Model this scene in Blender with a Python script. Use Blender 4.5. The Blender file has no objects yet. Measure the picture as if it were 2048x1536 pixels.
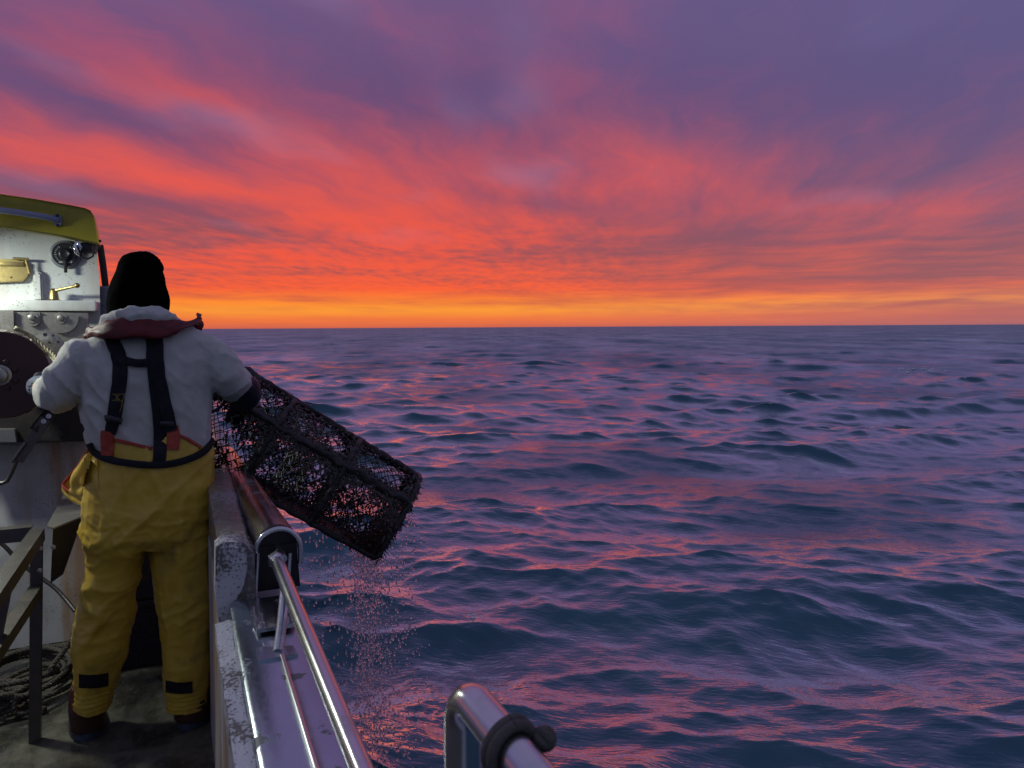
import bpy, bmesh, math, random
import numpy as np
from mathutils import Vector, Matrix, noise as mnoise

# ---------------------------------------------------------------- camera
# World frame = boat frame: X to starboard, Y to the bow, Z up, deck at z = 0.
SC = bpy.context.scene
COL = SC.collection
F_PX, PSI, PITCH, ROLL, ZC = 1547.0, math.radians(23.7), math.atan(114 / 1547), 0.0056, 1.5
FWD = Vector((math.sin(PSI) * math.cos(PITCH), math.cos(PSI) * math.cos(PITCH), -math.sin(PITCH)))
_r0 = Vector((math.cos(PSI), -math.sin(PSI), 0)); _u0 = _r0.cross(FWD)
CR = _r0 * math.cos(ROLL) - _u0 * math.sin(ROLL)
CU = _u0 * math.cos(ROLL) + _r0 * math.sin(ROLL)
CAM = Vector((0, 0, ZC))
cd = bpy.data.cameras.new('camera'); cam = bpy.data.objects.new('camera', cd); COL.objects.link(cam)
cam.matrix_world = Matrix((( CR.x, CU.x, -FWD.x, 0), (CR.y, CU.y, -FWD.y, 0), (CR.z, CU.z, -FWD.z, ZC), (0, 0, 0, 1)))
cd.sensor_width = 36; cd.lens = 36 * F_PX / 2048; cd.clip_start = 0.05; cd.clip_end = 12000
cd.dof.use_dof = True; cd.dof.focus_distance = 4.5; cd.dof.aperture_fstop = 9.0
SC.camera = cam
SC.view_settings.view_transform = 'Standard'; SC.view_settings.look = 'None'
SC.view_settings.exposure = 0; SC.view_settings.gamma = 1
SC.cycles.use_denoising = True
SC.cycles.max_bounces = 8; SC.cycles.caustics_reflective = False; SC.cycles.caustics_refractive = False
SC.cycles.sample_clamp_indirect = 4

def at(px, py, d=None, x=None, y=None, z=None):
    """The point of the place seen at a pixel of the photograph, on a given plane."""
    v = FWD + CR * ((px - 1024) / F_PX) - CU * ((py - 768) / F_PX)
    t = d if d is not None else x / v.x if x is not None else y / v.y if y is not None else (z - ZC) / v.z
    return CAM + v * t

def lin(r, g, b):
    f = lambda c: c / 12.92 if c <= 0.04045 else ((c + 0.055) / 1.055) ** 2.4
    return (f(r / 255), f(g / 255), f(b / 255), 1.0)

# ---------------------------------------------------------------- node helper
class NB:
    def __init__(s, nt): s.nt = nt; s.L = nt.links; s.N = nt.nodes
    def new(s, t, **kw):
        n = s.N.new(t)
        for k, v in kw.items(): setattr(n, k, v)
        return n
    def put(s, sock, v):
        if hasattr(v, 'links') or isinstance(v, bpy.types.NodeSocket): s.L.new(v, sock)
        elif v is not None: sock.default_value = v
    def m(s, op, a, b=None, c=None, clamp=False):
        n = s.new('ShaderNodeMath', operation=op, use_clamp=clamp)
        s.put(n.inputs[0], a); s.put(n.inputs[1], b); s.put(n.inputs[2], c)
        return n.outputs[0]
    def add(s, a, b): return s.m('ADD', a, b)
    def sub(s, a, b): return s.m('SUBTRACT', a, b)
    def mul(s, a, b): return s.m('MULTIPLY', a, b)
    def mad(s, a, b, c): return s.m('MULTIPLY_ADD', a, b, c)
    def vm(s, op, a, b=None, out=0):
        n = s.new('ShaderNodeVectorMath', operation=op); s.put(n.inputs[0], a)
        if b is not None: s.put(n.inputs[1], b)
        return n.outputs[out]
    def dot(s, a, b): return s.vm('DOT_PRODUCT', a, b, 1)
    def smooth(s, x, a, b, lo=0.0, hi=1.0):
        n = s.new('ShaderNodeMapRange', interpolation_type='SMOOTHSTEP')
        s.put(n.inputs[0], x)
        for i, v in enumerate((a, b, lo, hi)): s.put(n.inputs[i + 1], v)
        return n.outputs[0]
    def comb(s, x, y, z=0.0):
        n = s.new('ShaderNodeCombineXYZ'); s.put(n.inputs[0], x); s.put(n.inputs[1], y); s.put(n.inputs[2], z)
        return n.outputs[0]
    def sep(s, v):
        n = s.new('ShaderNodeSeparateXYZ'); s.put(n.inputs[0], v); return n.outputs
    def noise(s, vec, scale, detail=3.0, rough=0.55, dist=0.0, col=False, dim='3D'):
        n = s.new('ShaderNodeTexNoise', noise_dimensions=dim); s.put(n.inputs['Vector'], vec)
        n.inputs['Scale'].default_value = scale; n.inputs['Detail'].default_value = detail
        n.inputs['Roughness'].default_value = rough; n.inputs['Distortion'].default_value = dist
        return n.outputs['Color' if col else 'Fac']
    def voro(s, vec, scale, feature='F1', out='Distance'):
        n = s.new('ShaderNodeTexVoronoi', feature=feature); s.put(n.inputs['Vector'], vec); n.inputs['Scale'].default_value = scale
        return n.outputs[out]
    def ramp(s, fac, stops, interp='LINEAR'):
        n = s.new('ShaderNodeValToRGB'); r = n.color_ramp; r.interpolation = interp
        while len(r.elements) < len(stops): r.elements.new(0.5)
        for e, (p, c) in zip(r.elements, stops):
            e.position = p; e.color = c if len(c) == 4 else (*c, 1)
        s.put(n.inputs[0], fac); return n.outputs[0]
    def mix(s, f, a, b, mode='MIX'):
        n = s.new('ShaderNodeMix', data_type='RGBA', blend_type=mode)
        s.put(n.inputs[0], f); s.put(n.inputs[6], a); s.put(n.inputs[7], b); return n.outputs[2]

# ---------------------------------------------------------------- sky: clouds at daybreak, the sun still under the horizon
GLOW_AZ = -14.0                       # degrees to the right of the camera's heading
W = bpy.data.worlds.new('World'); SC.world = W; W.use_nodes = True
nt = W.node_tree; nt.nodes.clear(); b = NB(nt)
tc = b.new('ShaderNodeTexCoord'); D = b.vm('NORMALIZE', tc.outputs['Generated'])
hx = b.dot(D, (math.cos(PSI), -math.sin(PSI), 0)); hy = b.dot(D, (math.sin(PSI), math.cos(PSI), 0)); dz = b.sep(D)[2]
DEG = 57.29578
az = b.mul(b.m('ARCTAN2', hx, hy), DEG); el = b.mul(b.m('ARCSINE', dz), DEG)
elp = b.m('MAXIMUM', el, 0.0)
# cloud sheet seen in perspective: streets run away from us to az0
A0 = math.radians(9)
k = b.m('DIVIDE', 1.0, b.add(b.m('MAXIMUM', dz, 0.0), 0.035))
cu = b.mul(b.add(b.mul(hx, math.sin(A0)), b.mul(hy, math.cos(A0))), k)      # along the streets
cv = b.mul(b.sub(b.mul(hx, math.cos(A0)), b.mul(hy, math.sin(A0))), k)      # across
wz = b.noise(b.comb(b.mul(az, 0.11), b.mul(el, 0.24), 1.7), 1.0, 3, 0.48, 0.0, True)
ws = b.sep(wz)
n1 = b.noise(b.comb(b.mul(cu, 0.30), b.add(cv, ws[2]), 0.0), 0.42, 3, 0.55)
n2 = b.noise(b.comb(b.mul(cu, 0.36), b.add(cv, ws[0]), 7.3), 1.25, 5, 0.62)
wisp = b.noise(b.comb(b.mul(cu, 0.16), b.mad(ws[1], 0.8, cv), 2.2), 3.6, 4, 0.62)
# bars lying along the horizon
wob = b.mul(ws[1], 1.6)
bars = b.noise(b.comb(b.mul(az, 0.045), b.mad(el, 0.85, wob), 3.1), 1.0, 4, 0.6)
bars2 = b.noise(b.comb(b.mul(az, 0.10), b.mad(el, 2.2, wob), 9.7), 1.0, 4, 0.62)
# warped azimuth / elevation for the big features
pos = b.comb(b.add(az, b.mul(b.sub(ws[0], 0.5), 9.0)), b.add(el, b.mul(b.sub(ws[1], 0.5), 3.6)), 0.0)
def blob(prev, a, e, slope, ln, wd, amp):
    mp = b.new('ShaderNodeMapping', vector_type='TEXTURE'); b.put(mp.inputs[0], pos)
    mp.inputs[1].default_value = (a, e, 0); mp.inputs[2].default_value = (0, 0, math.atan(slope)); mp.inputs[3].default_value = (ln * 1.95, wd * 1.95, 1)
    g = b.new('ShaderNodeTexGradient', gradient_type='QUADRATIC_SPHERE'); b.put(g.inputs[0], mp.outputs[0])
    return b.mad(g.outputs[1], amp, prev)
FEATURES = [
    (-4, 8.6, -0.05, 15, 3.0, 0.20), (-14, 5.8, 0, 15, 2.0, 0.16), (20, 8.0, 0.05, 12, 2.2, 0.14),
    (-33, 11.3, -0.10, 11, 1.5, 0.60), (-22, 9.9, -0.24, 8, 1.2, 0.52), (-12, 7.8, -0.20, 9, 1.1, 0.40), (-3, 6.4, -0.16, 9, 0.9, 0.28),
    (-29, 17.8, -0.45, 6, 1.6, 0.34), (-22, 15.2, -0.36, 6, 1.3, 0.50), (-14, 12.4, -0.34, 8, 1.5, 0.38),
    (-15, 5.2, -0.02, 16, 1.6, 0.18), (-26, 4.2, 0, 12, 1.8, 0.16),
    (7, 14.0, -0.5, 7, 2.8, 0.36), (13, 10.8, -0.2, 9, 2.2, 0.42), (2, 11.8, -0.2, 8, 2.0, 0.20), (29, 7.0, 0.12, 8, 1.7, 0.40), (24, 13.2, 0.3, 2.2, 1.1, 0.2), (5, 21.5, -0.1, 7, 2.2, 0.4), (-8, 21, -0.2, 8, 1.5, 0.15), (4, 17.5, -0.2, 6, 1.2, 0.22),
    (-31, 14.4, -0.25, 8, 1.5, -0.35), (-24, 12.6, -0.3, 6, 1.2, -0.30), (-30, 8.5, -0.05, 12, 1.1, -0.60), (-20, 7.0, -0.2, 7, 0.9, -0.42), (-24, 6.0, 0, 10, 0.6, -0.25), (-28, 6.2, -0.05, 9, 1.8, -0.28),
    (2, 9.2, -0.10, 8, 0.9, -0.40), (10, 6.0, 0.0, 14, 1.0, -0.42), (0, 5.0, 0, 9, 0.45, -0.40), (14, 4.2, 0, 12, 0.4, -0.35), (-9, 17.5, -0.2, 12, 3.0, -0.25), (24, 16.0, -0.2, 14, 4.0, -0.25), (22, 9.8, 0.0, 8, 1.2, -0.25)]
big = 0.0
for f in FEATURES: big = blob(big, *f)
dg = b.m('ABSOLUTE', b.m('WRAP', b.sub(az, GLOW_AZ), 180.0, -180.0))
warm = b.smooth(dg, 62.0, 6.0)
# how much of the afterglow a patch of cloud catches
gl = b.ramp(b.m('SQRT', b.mul(elp, 1 / 90.0)), [(0.0, (0.5,) * 3), (0.10, (0.78,) * 3), (0.16, (0.74,) * 3), (0.22, (0.50,) * 3), (0.30, (0.40,) * 3), (0.38, (0.33,) * 3), (0.45, (0.21,) * 3), (0.55, (0.10,) * 3), (1.0, (0.0,) * 3)])
tex = b.add(b.mul(b.sub(n1, 0.5), 0.75), b.mul(b.sub(n2, 0.5), 0.62))
tex = b.add(tex, b.mul(b.mul(b.sub(wisp, 0.5), b.smooth(el, 3.0, 8.0)), 0.85))
low = b.smooth(el, 9.0, 3.0)
tex = b.add(tex, b.mul(low, b.add(b.mul(b.sub(bars, 0.5), 1.5), b.mul(b.sub(bars2, 0.5), 1.15))))
# mackerel ripples
rip = b.noise(b.comb(b.add(b.mul(cu, 0.75), b.mul(cv, 0.3)), b.mad(cv, 1.6, ws[2]), 4.4), 3.4, 2, 0.6)
ripm = b.mul(b.smooth(el, 9.5, 5.0), b.mul(b.smooth(el, 1.9, 3.2), b.smooth(dg, 34.0, 10.0)))
tex = b.add(tex, b.mul(b.mul(b.sub(rip, 0.5), ripm), 1.5))
lit = b.add(b.add(b.mul(gl, b.mad(warm, 0.75, 0.25)), b.mul(big, 0.82)), b.mul(tex, b.smooth(el, 0.0, 2.2, 0.35, 0.9)))
lit = b.smooth(lit, -0.10, 1.02)
t = b.m('SQRT', b.mul(elp, 1 / 90.0))
P = lambda deg: math.sqrt(deg / 90)
shade_w = b.ramp(t, [(0, lin(190, 92, 82)), (P(0.7), lin(210, 96, 74)), (P(2.2), lin(192, 84, 72)), (P(4), lin(156, 84, 86)), (P(7), lin(146, 82, 94)), (P(11), lin(120, 78, 112)), (P(16), lin(104, 78, 120)), (P(22), lin(106, 86, 130)), (P(34), lin(130, 112, 162)), (P(50), lin(124, 118, 162)), (1, lin(106, 114, 150))])
shade_c = b.ramp(t, [(0, lin(150, 104, 116)), (P(0.8), lin(174, 106, 106)), (P(2.5), lin(150, 98, 104)), (P(5), lin(132, 92, 108)), (P(8), lin(114, 92, 124)), (P(14), lin(94, 88, 132)), (P(22), lin(92, 92, 140)), (P(34), lin(118, 112, 162)), (P(50), lin(116, 116, 160)), (1, lin(106, 114, 150))])
lit_w = b.ramp(t, [(0, lin(206, 98, 78)), (P(0.6), lin(244, 122, 62)), (P(1.3), lin(255, 158, 54)), (P(2.0), lin(255, 134, 52)), (P(2.8), lin(250, 98, 58)), (P(5), lin(238, 90, 68)), (P(10), lin(228, 90, 80)), (P(14), lin(202, 88, 92)), (P(18), lin(176, 84, 108)), (P(24), lin(146, 90, 128)), (P(34), lin(140, 112, 160)), (P(50), lin(126, 118, 162)), (1, lin(106, 114, 150))])
lit_c = b.ramp(t, [(0, lin(184, 112, 114)), (P(0.8), lin(222, 126, 102)), (P(1.6), lin(248, 154, 90)), (P(2.5), lin(238, 118, 90)), (P(5), lin(214, 108, 98)), (P(8), lin(196, 98, 106)), (P(13), lin(168, 96, 116)), (P(20), lin(124, 94, 138)), (P(34), lin(126, 112, 164)), (P(50), lin(118, 116, 160)), (1, lin(106, 114, 150))])
shade = b.mix(warm, shade_c, shade_w); litc = b.mix(warm, lit_c, lit_w)
skycol = b.mix(lit, shade, litc)
# away from the afterglow the cloud is plain blue-grey
back = b.smooth(dg, 60.0, 135.0)
skycol = b.mix(back, skycol, b.ramp(t, [(0, lin(96, 102, 128)), (P(10), lin(104, 112, 142)), (P(40), lin(112, 118, 152)), (1, lin(106, 114, 150))]))
# thin blue gaps: the clear twilight sky behind the cloud
sky = b.new('ShaderNodeTexSky', sky_type='NISHITA'); sky.sun_disc = False
SUN_AZ = PSI + math.radians(GLOW_AZ)
sky.sun_elevation = math.radians(-2.0); sky.sun_rotation = SUN_AZ; sky.altitude = 0
gapn = b.noise(b.comb(b.mul(cu, 0.4), cv, 15.0), 1.1, 2, 0.55)
gap = b.mul(b.mul(b.smooth(gapn, 0.56, 0.74), b.smooth(el, 4.0, 12.0)), 0.35)
skycol = b.mix(gap, skycol, b.mix(0.12, lin(128, 118, 168), sky.outputs[0]))
bg = b.new('ShaderNodeBackground'); b.put(bg.inputs[0], skycol); bg.inputs[1].default_value = 1.0
out = b.new('ShaderNodeOutputWorld'); b.L.new(bg.outputs[0], out.inputs[0])
# the sun itself is below the horizon: only a trace of its light arrives directly
sd = bpy.data.lights.new('sun', 'SUN'); sd.energy = 0.02; sd.angle = math.radians(25); sd.color = (1.0, 0.5, 0.3)
sun = bpy.data.objects.new('sun', sd); COL.objects.link(sun)
sdir = Vector((math.sin(SUN_AZ), math.cos(SUN_AZ), math.tan(math.radians(3.0))))
sun.rotation_euler = sdir.to_track_quat('Z', 'Y').to_euler()

# ---------------------------------------------------------------- materials
def mat(name):
    m = bpy.data.materials.new(name); m.use_nodes = True
    nt = m.node_tree; bs = nt.nodes['Principled BSDF']
    return m, NB(nt), bs

def tag(o, label=None, cat=None, group=None, kind=None):
    for k, v in (('label', label), ('category', cat), ('group', group), ('kind', kind)):
        if v: o[k] = v
    return o

# ---------------------------------------------------------------- sea
SEA_Z = -0.80
rng = np.random.default_rng(11)
def build_sea():
    az_f = np.radians(np.concatenate([np.arange(-180, -42, 6.0), np.arange(-42, 40, 0.125), np.arange(40, 180, 6.0)]))
    r = [0.0, 0.5]
    while r[-1] < 9000: r.append(r[-1] * (1 + (0.022 if r[-1] < 2.0 else 0.0040 + 0.0052 * min(r[-1] / 220.0, 7.0))))
    r = np.array(r)
    na, nr = len(az_f), len(r)
    AZ, R = np.meshgrid(az_f + PSI, r)
    X = (R * np.sin(AZ)).ravel(); Y = (R * np.cos(AZ)).ravel(); Rr = R.ravel()
    dr = np.gradient(r); spc = np.repeat(dr, na)
    fine = np.tile((np.degrees(np.abs(az_f)) < 43), nr)
    Z = np.zeros_like(X); DX = np.zeros_like(X); DY = np.zeros_like(X); lost = np.zeros_like(X)
    n = 120
    gust = 1 + 0.28 * (np.sin(X * 0.31 + Y * 0.17 + 1.0) * np.sin(Y * 0.23 - X * 0.11) + 0.6 * np.sin(X * 0.83 - Y * 0.52 + 2.0) * np.sin(X * 0.37 + Y * 0.71))
    lam = 10.0 * (0.12 / 10.0) ** (np.arange(n) / (n - 1)) * np.exp(rng.normal(0, 0.03, n))
    head = PSI + math.radians(190)                                      # the way the wind sea runs, in the boat frame
    for i in range(n):
        L = lam[i]; k = 2 * math.pi / L
        spread = 0.38 if L > 1.5 else 0.60
        th = head + rng.normal(0, spread)
        ka = 0.015 if L > 7 else 0.019 if L > 4 else (0.034 if L > 1.6 else (0.046 if L > 0.6 else (0.042 if L > 0.25 else 0.028)))
        ka *= rng.uniform(0.6, 1.35); a = ka / k; ph = rng.uniform(0, 2 * math.pi)
        w = np.clip((L / np.maximum(spc, 1e-6) - 2.2) / 2.0, 0, 1) * fine * (gust if L < 3 else 1.0)
        q = k * (X * math.sin(th) + Y * math.cos(th)) + ph
        s, c = np.sin(q), np.cos(q)
        Z += w * a * c; DX -= w * 1.2 * a * s * math.sin(th); DY -= w * 1.2 * a * s * math.cos(th)
        lost += np.maximum(0, 1 - w * w) * ka * ka / 2
    # broken water under the dripping pot
    sp0 = at(810, 1370, z=SEA_Z); spl = np.exp(-(((X - sp0.x) / 0.75) ** 2 + ((Y - sp0.y) / 0.75) ** 2)) * fine
    idx = np.nonzero(spl > 0.03)[0]
    for i in idx:
        p = Vector((X[i] * 9, Y[i] * 9, 0.0))
        Z[i] += spl[i] * (0.010 * mnoise.noise(p) + 0.009 * mnoise.noise(p * 2.3) + 0.006 * mnoise.noise(p * 5.1))
    global SEA_CO
    co = np.stack([X + DX, Y + DY, Z + SEA_Z], 1).astype(np.float32)
    SEA_CO = co
    i, j = np.meshgrid(np.arange(nr - 1), np.arange(na), indexing='ij')
    jn = (j + 1) % na
    quads = np.stack([i * na + j, (i + 1) * na + j, (i + 1) * na + jn, i * na + jn], -1).reshape(-1, 4)[:, ::-1]
    me = bpy.data.meshes.new('sea')
    me.vertices.add(len(co)); me.vertices.foreach_set('co', co.ravel())
    me.loops.add(quads.size); me.loops.foreach_set('vertex_index', quads.ravel().astype(np.int32))
    me.polygons.add(len(quads)); me.polygons.foreach_set('loop_start', np.arange(0, quads.size, 4, dtype=np.int32))
    me.polygons.foreach_set('loop_total', np.full(len(quads), 4, np.int32))
    me.update(); me.polygons.foreach_set('use_smooth', np.ones(len(quads), bool))
    at_ = me.attributes.new('unresolved', 'FLOAT', 'POINT'); at_.data.foreach_set('value', np.sqrt(lost).astype(np.float32))
    at_ = me.attributes.new('splash', 'FLOAT', 'POINT'); at_.data.foreach_set('value', spl.astype(np.float32))
    o = bpy.data.objects.new('sea', me); COL.objects.link(o)
    m, b, bs = mat('sea_water')
    at1 = b.new('ShaderNodeAttribute', attribute_name='unresolved').outputs['Fac']
    g = b.new('ShaderNodeNewGeometry').outputs['Position']
    rough = b.add(b.mad(at1, 0.50, 0.06), b.smooth(at1, 0.17, 0.28, 0.0, 0.38))
    al = b.dot(g, (math.cos(PSI + 0.25), -math.sin(PSI + 0.25), 0)); ac = b.dot(g, (math.sin(PSI + 0.25), math.cos(PSI + 0.25), 0))
    r1 = b.noise(b.comb(b.mul(al, 3.2), b.mul(ac, 11.0), b.mul(at1, 3.0)), 1.0, 3, 0.6)
    r2 = b.noise(b.comb(b.mul(al, 14.0), b.mul(ac, 38.0), 0.0), 1.0, 1, 0.6)
    near = b.smooth(b.vm('LENGTH', g, None, 1), 120.0, 5.0)
    bp = b.new('ShaderNodeBump'); bp.inputs['Distance'].default_value = 0.028
    b.put(bp.inputs['Strength'], b.mul(near, 0.62)); b.put(bp.inputs['Height'], b.add(b.mul(r1, 0.8), b.mul(r2, 0.22)))
    fr = b.new('ShaderNodeFresnel'); fr.inputs[0].default_value = 1.34; b.L.new(bp.outputs[0], fr.inputs[1])
    fac = b.ramp(fr.outputs[0], [(0.0, (0.02,) * 3), (0.03, (0.04,) * 3), (0.07, (0.17,) * 3), (0.18, (0.68,) * 3), (0.36, (0.97,) * 3), (1.0, (1.0,) * 3)])
    fac = b.mul(fac, b.smooth(at1, 0.13, 0.27, 1.0, 0.46))
    far = b.noise(b.comb(b.mul(b.dot(g, (math.cos(PSI), -math.sin(PSI), 0)), 0.13), b.mul(b.dot(g, (math.sin(PSI), math.cos(PSI), 0)), 0.03), 0.0), 1.0, 4, 0.65)
    fac = b.mul(fac, b.mad(b.smooth(at1, 0.10, 0.2), b.mul(b.sub(far, 0.54), 2.6), 1.0))
    df = b.new('ShaderNodeBsdfDiffuse'); df.inputs[0].default_value = (0.036, 0.118, 0.160, 1)
    gb = b.new('ShaderNodeBsdfGlossy'); gb.inputs[0].default_value = (1, 1, 1, 1); b.put(gb.inputs['Roughness'], rough); b.L.new(bp.outputs[0], gb.inputs['Normal'])
    mx = b.new('ShaderNodeMixShader'); b.put(mx.inputs[0], fac); b.L.new(df.outputs[0], mx.inputs[1]); b.L.new(gb.outputs[0], mx.inputs[2])
    b.L.new(mx.outputs[0], b.N['Material Output'].inputs[0]); b.N.remove(bs)
    me.materials.append(m)
    return tag(o, 'dark blue choppy sea reflecting pink and orange sky', kind='structure')
build_sea()
# a few scraps of foam where small crests have broken
def foam(px, py, rx, ry, n, label, seed):
    rn = random.Random(seed); c = at(px, py, z=SEA_Z)
    k = np.nonzero((np.abs(SEA_CO[:, 0] - c.x) < rx * 2) & (np.abs(SEA_CO[:, 1] - c.y) < ry * 2))[0]
    if not len(k): return
    bm = bmesh.new()
    for _ in range(n):
        p = SEA_CO[k[rn.randrange(len(k))]]; dx, dy = (p[0] - c.x) / rx, (p[1] - c.y) / ry
        if mnoise.noise(Vector((p[0] * 9, p[1] * 9, seed))) < -0.05 + 0.35 * (dx * dx + dy * dy): continue
        s = rn.uniform(0.25, 1.0) * 0.0022 * math.hypot(c.x, c.y)
        for v in bmesh.ops.create_icosphere(bm, subdivisions=1, radius=s)['verts']: v.co = Vector((float(p[0]) + v.co.x * 1.6, float(p[1]) + v.co.y * 1.6, float(p[2]) + v.co.z * 0.7))
    me = bpy.data.meshes.new('sea_foam'); bm.to_mesh(me); bm.free(); o = bpy.data.objects.new('sea_foam', me); COL.objects.link(o)
    m, b, bs = mat('foam'); bs.inputs['Base Color'].default_value = (0.75, 0.78, 0.8, 1); bs.inputs['Roughness'].default_value = 0.25; me.materials.append(m)
    return tag(o, label, 'foam', kind='stuff')
foam(1325, 1085, 0.16, 0.10, 160, 'small scrap of white foam on a near wave crest', 3)
foam(935, 1225, 0.20, 0.12, 160, 'white foam bubbles on the water beyond the dripping pot', 5)
foam(1835, 742, 1.3, 0.9, 260, 'white foam on a breaking crest far to the right', 7)

# ---------------------------------------------------------------- mesh helpers
def obj(name, verts, faces, m=None, parent=None, smooth=False):
    me = bpy.data.meshes.new(name); me.from_pydata([tuple(v) for v in verts], [], faces); me.update()
    o = bpy.data.objects.new(name, me); COL.objects.link(o)
    if m: me.materials.append(m)
    if smooth: me.polygons.foreach_set('use_smooth', [True] * len(me.polygons))
    if parent: o.parent = parent
    return o
def bm_obj(name, bm, m=None, parent=None, smooth=False, angle=None):
    bmesh.ops.recalc_face_normals(bm, faces=bm.faces)
    me = bpy.data.meshes.new(name); bm.to_mesh(me); bm.free()
    o = bpy.data.objects.new(name, me); COL.objects.link(o)
    if m: me.materials.append(m)
    if smooth or angle:
        me.polygons.foreach_set('use_smooth', [True] * len(me.polygons))
        if angle: me.set_sharp_from_angle(angle=math.radians(angle))
    if parent: o.parent = parent
    return o
def thing(name, label, cat, loc=(0, 0, 0), group=None):
    """An Empty at the thing's base; its parts are built in world coordinates and stay where they are."""
    o = bpy.data.objects.new(name, None); COL.objects.link(o); o.location = loc; o.empty_display_size = 0.1
    o['_parts'] = 1
    return tag(o, label, cat, group)
def settle():
    """Keep the parts in place: their parent's location is taken out of the child's matrix."""
    for o in COL.objects:
        p = o.parent
        if p is not None:
            if p.parent is None: o.matrix_parent_inverse = Matrix.Translation(-p.location)
    for o in COL.objects:
        if '_parts' in o: del o['_parts']

def box(bm, lo, hi, bev=0.0, M=None):
    r = bmesh.ops.create_cube(bm, size=1.0); vs = r['verts']
    c = [(a + d) / 2 for a, d in zip(lo, hi)]; s = [abs(d - a) for a, d in zip(lo, hi)]
    for v in vs: v.co = Vector((v.co.x * s[0] + c[0], v.co.y * s[1] + c[1], v.co.z * s[2] + c[2]))
    if bev:
        es = list({e for v in vs for e in v.link_edges})
        r2 = bmesh.ops.bevel(bm, geom=es, offset=bev, segments=2, affect='EDGES', profile=0.6)
        vs = list({v for v in vs if v.is_valid} | set(r2['verts']))
    if M is not None:
        for v in vs: v.co = M @ v.co
    return vs
def boxo(name, lo, hi, m, parent=None, bev=0.004, M=None):
    bm = bmesh.new(); box(bm, lo, hi, bev, M); return bm_obj(name, bm, m, parent, angle=35)
def frame_of(pts):
    """Parallel transport frames along a polyline."""
    n = len(pts); T = [(pts[min(i + 1, n - 1)] - pts[max(i - 1, 0)]).normalized() for i in range(n)]
    ref = Vector((0, 0, 1)) if abs(T[0].z) < 0.9 else Vector((1, 0, 0))
    N = (ref - T[0] * ref.dot(T[0])).normalized(); out = []
    for t in T:
        N = (N - t * N.dot(t)).normalized(); out.append((t, N, t.cross(N)))
    return out
def tube(bm, pts, rad, seg=12, caps=True, squash=1.0):
    pts = [Vector(p) for p in pts]; fr = frame_of(pts); rings = []
    for i, (p, (t, n, bn)) in enumerate(zip(pts, fr)):
        r = rad[i] if isinstance(rad, (list, tuple)) else rad
        rings.append([bm.verts.new(p + (n * math.cos(a) * squash + bn * math.sin(a)) * r) for a in [2 * math.pi * k / seg for k in range(seg)]])
    for a, c in zip(rings, rings[1:]):
        for k in range(seg): bm.faces.new((a[k], a[(k + 1) % seg], c[(k + 1) % seg], c[k]))
    if caps:
        bm.faces.new(rings[0][::-1]); bm.faces.new(rings[-1])
    return rings
def tubeo(name, pts, rad, m, parent=None, seg=14, **kw):
    bm = bmesh.new(); tube(bm, pts, rad, seg, **kw); return bm_obj(name, bm, m, parent, angle=50)
def arc(c, u, v, r, a0, a1, n):
    c, u, v = Vector(c), Vector(u), Vector(v)
    return [c + (u * math.cos(a) + v * math.sin(a)) * r for a in [a0 + (a1 - a0) * i / n for i in range(n + 1)]]
def lathe(bm, c, axis, prof, seg=32):
    """Turned body: prof is a list of (along, radius)."""
    axis = Vector(axis).normalized(); c = Vector(c)
    ref = Vector((0, 0, 1)) if abs(axis.z) < 0.9 else Vector((1, 0, 0))
    n = (ref - axis * ref.dot(axis)).normalized(); q = axis.cross(n); rings = []
    for h, r in prof:
        rings.append([bm.verts.new(c + axis * h + (n * math.cos(a) + q * math.sin(a)) * max(r, 1e-4)) for a in [2 * math.pi * k / seg for k in range(seg)]])
    for a, d in zip(rings, rings[1:]):
        for k in range(seg): bm.faces.new((a[k], a[(k + 1) % seg], d[(k + 1) % seg], d[k]))
    bm.faces.new(rings[0][::-1]); bm.faces.new(rings[-1])
def latheo(name, c, axis, prof, m, parent=None, seg=32, angle=35):
    bm = bmesh.new(); lathe(bm, c, axis, prof, seg); return bm_obj(name, bm, m, parent, angle=angle)
def prism(bm, poly, y0, y1, axis='y'):
    """Extrude a polygon given in the plane across an axis."""
    mk = {'y': lambda a, c, t: (a, t, c), 'x': lambda a, c, t: (t, a, c), 'z': lambda a, c, t: (a, c, t)}[axis]
    A = [bm.verts.new(mk(a, c, y0)) for a, c in poly]; B = [bm.verts.new(mk(a, c, y1)) for a, c in poly]
    n = len(poly); bm.faces.new(A); bm.faces.new(B[::-1])
    for k in range(n): bm.faces.new((A[k], B[k], B[(k + 1) % n], A[(k + 1) % n]))
    return A + B
def prismo(name, poly, y0, y1, m, parent=None, axis='y', bev=0.0):
    bm = bmesh.new(); prism(bm, poly, y0, y1, axis)
    if bev: bmesh.ops.bevel(bm, geom=bm.edges[:], offset=bev, segments=2, affect='EDGES')
    return bm_obj(name, bm, m, parent, angle=35)

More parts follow.
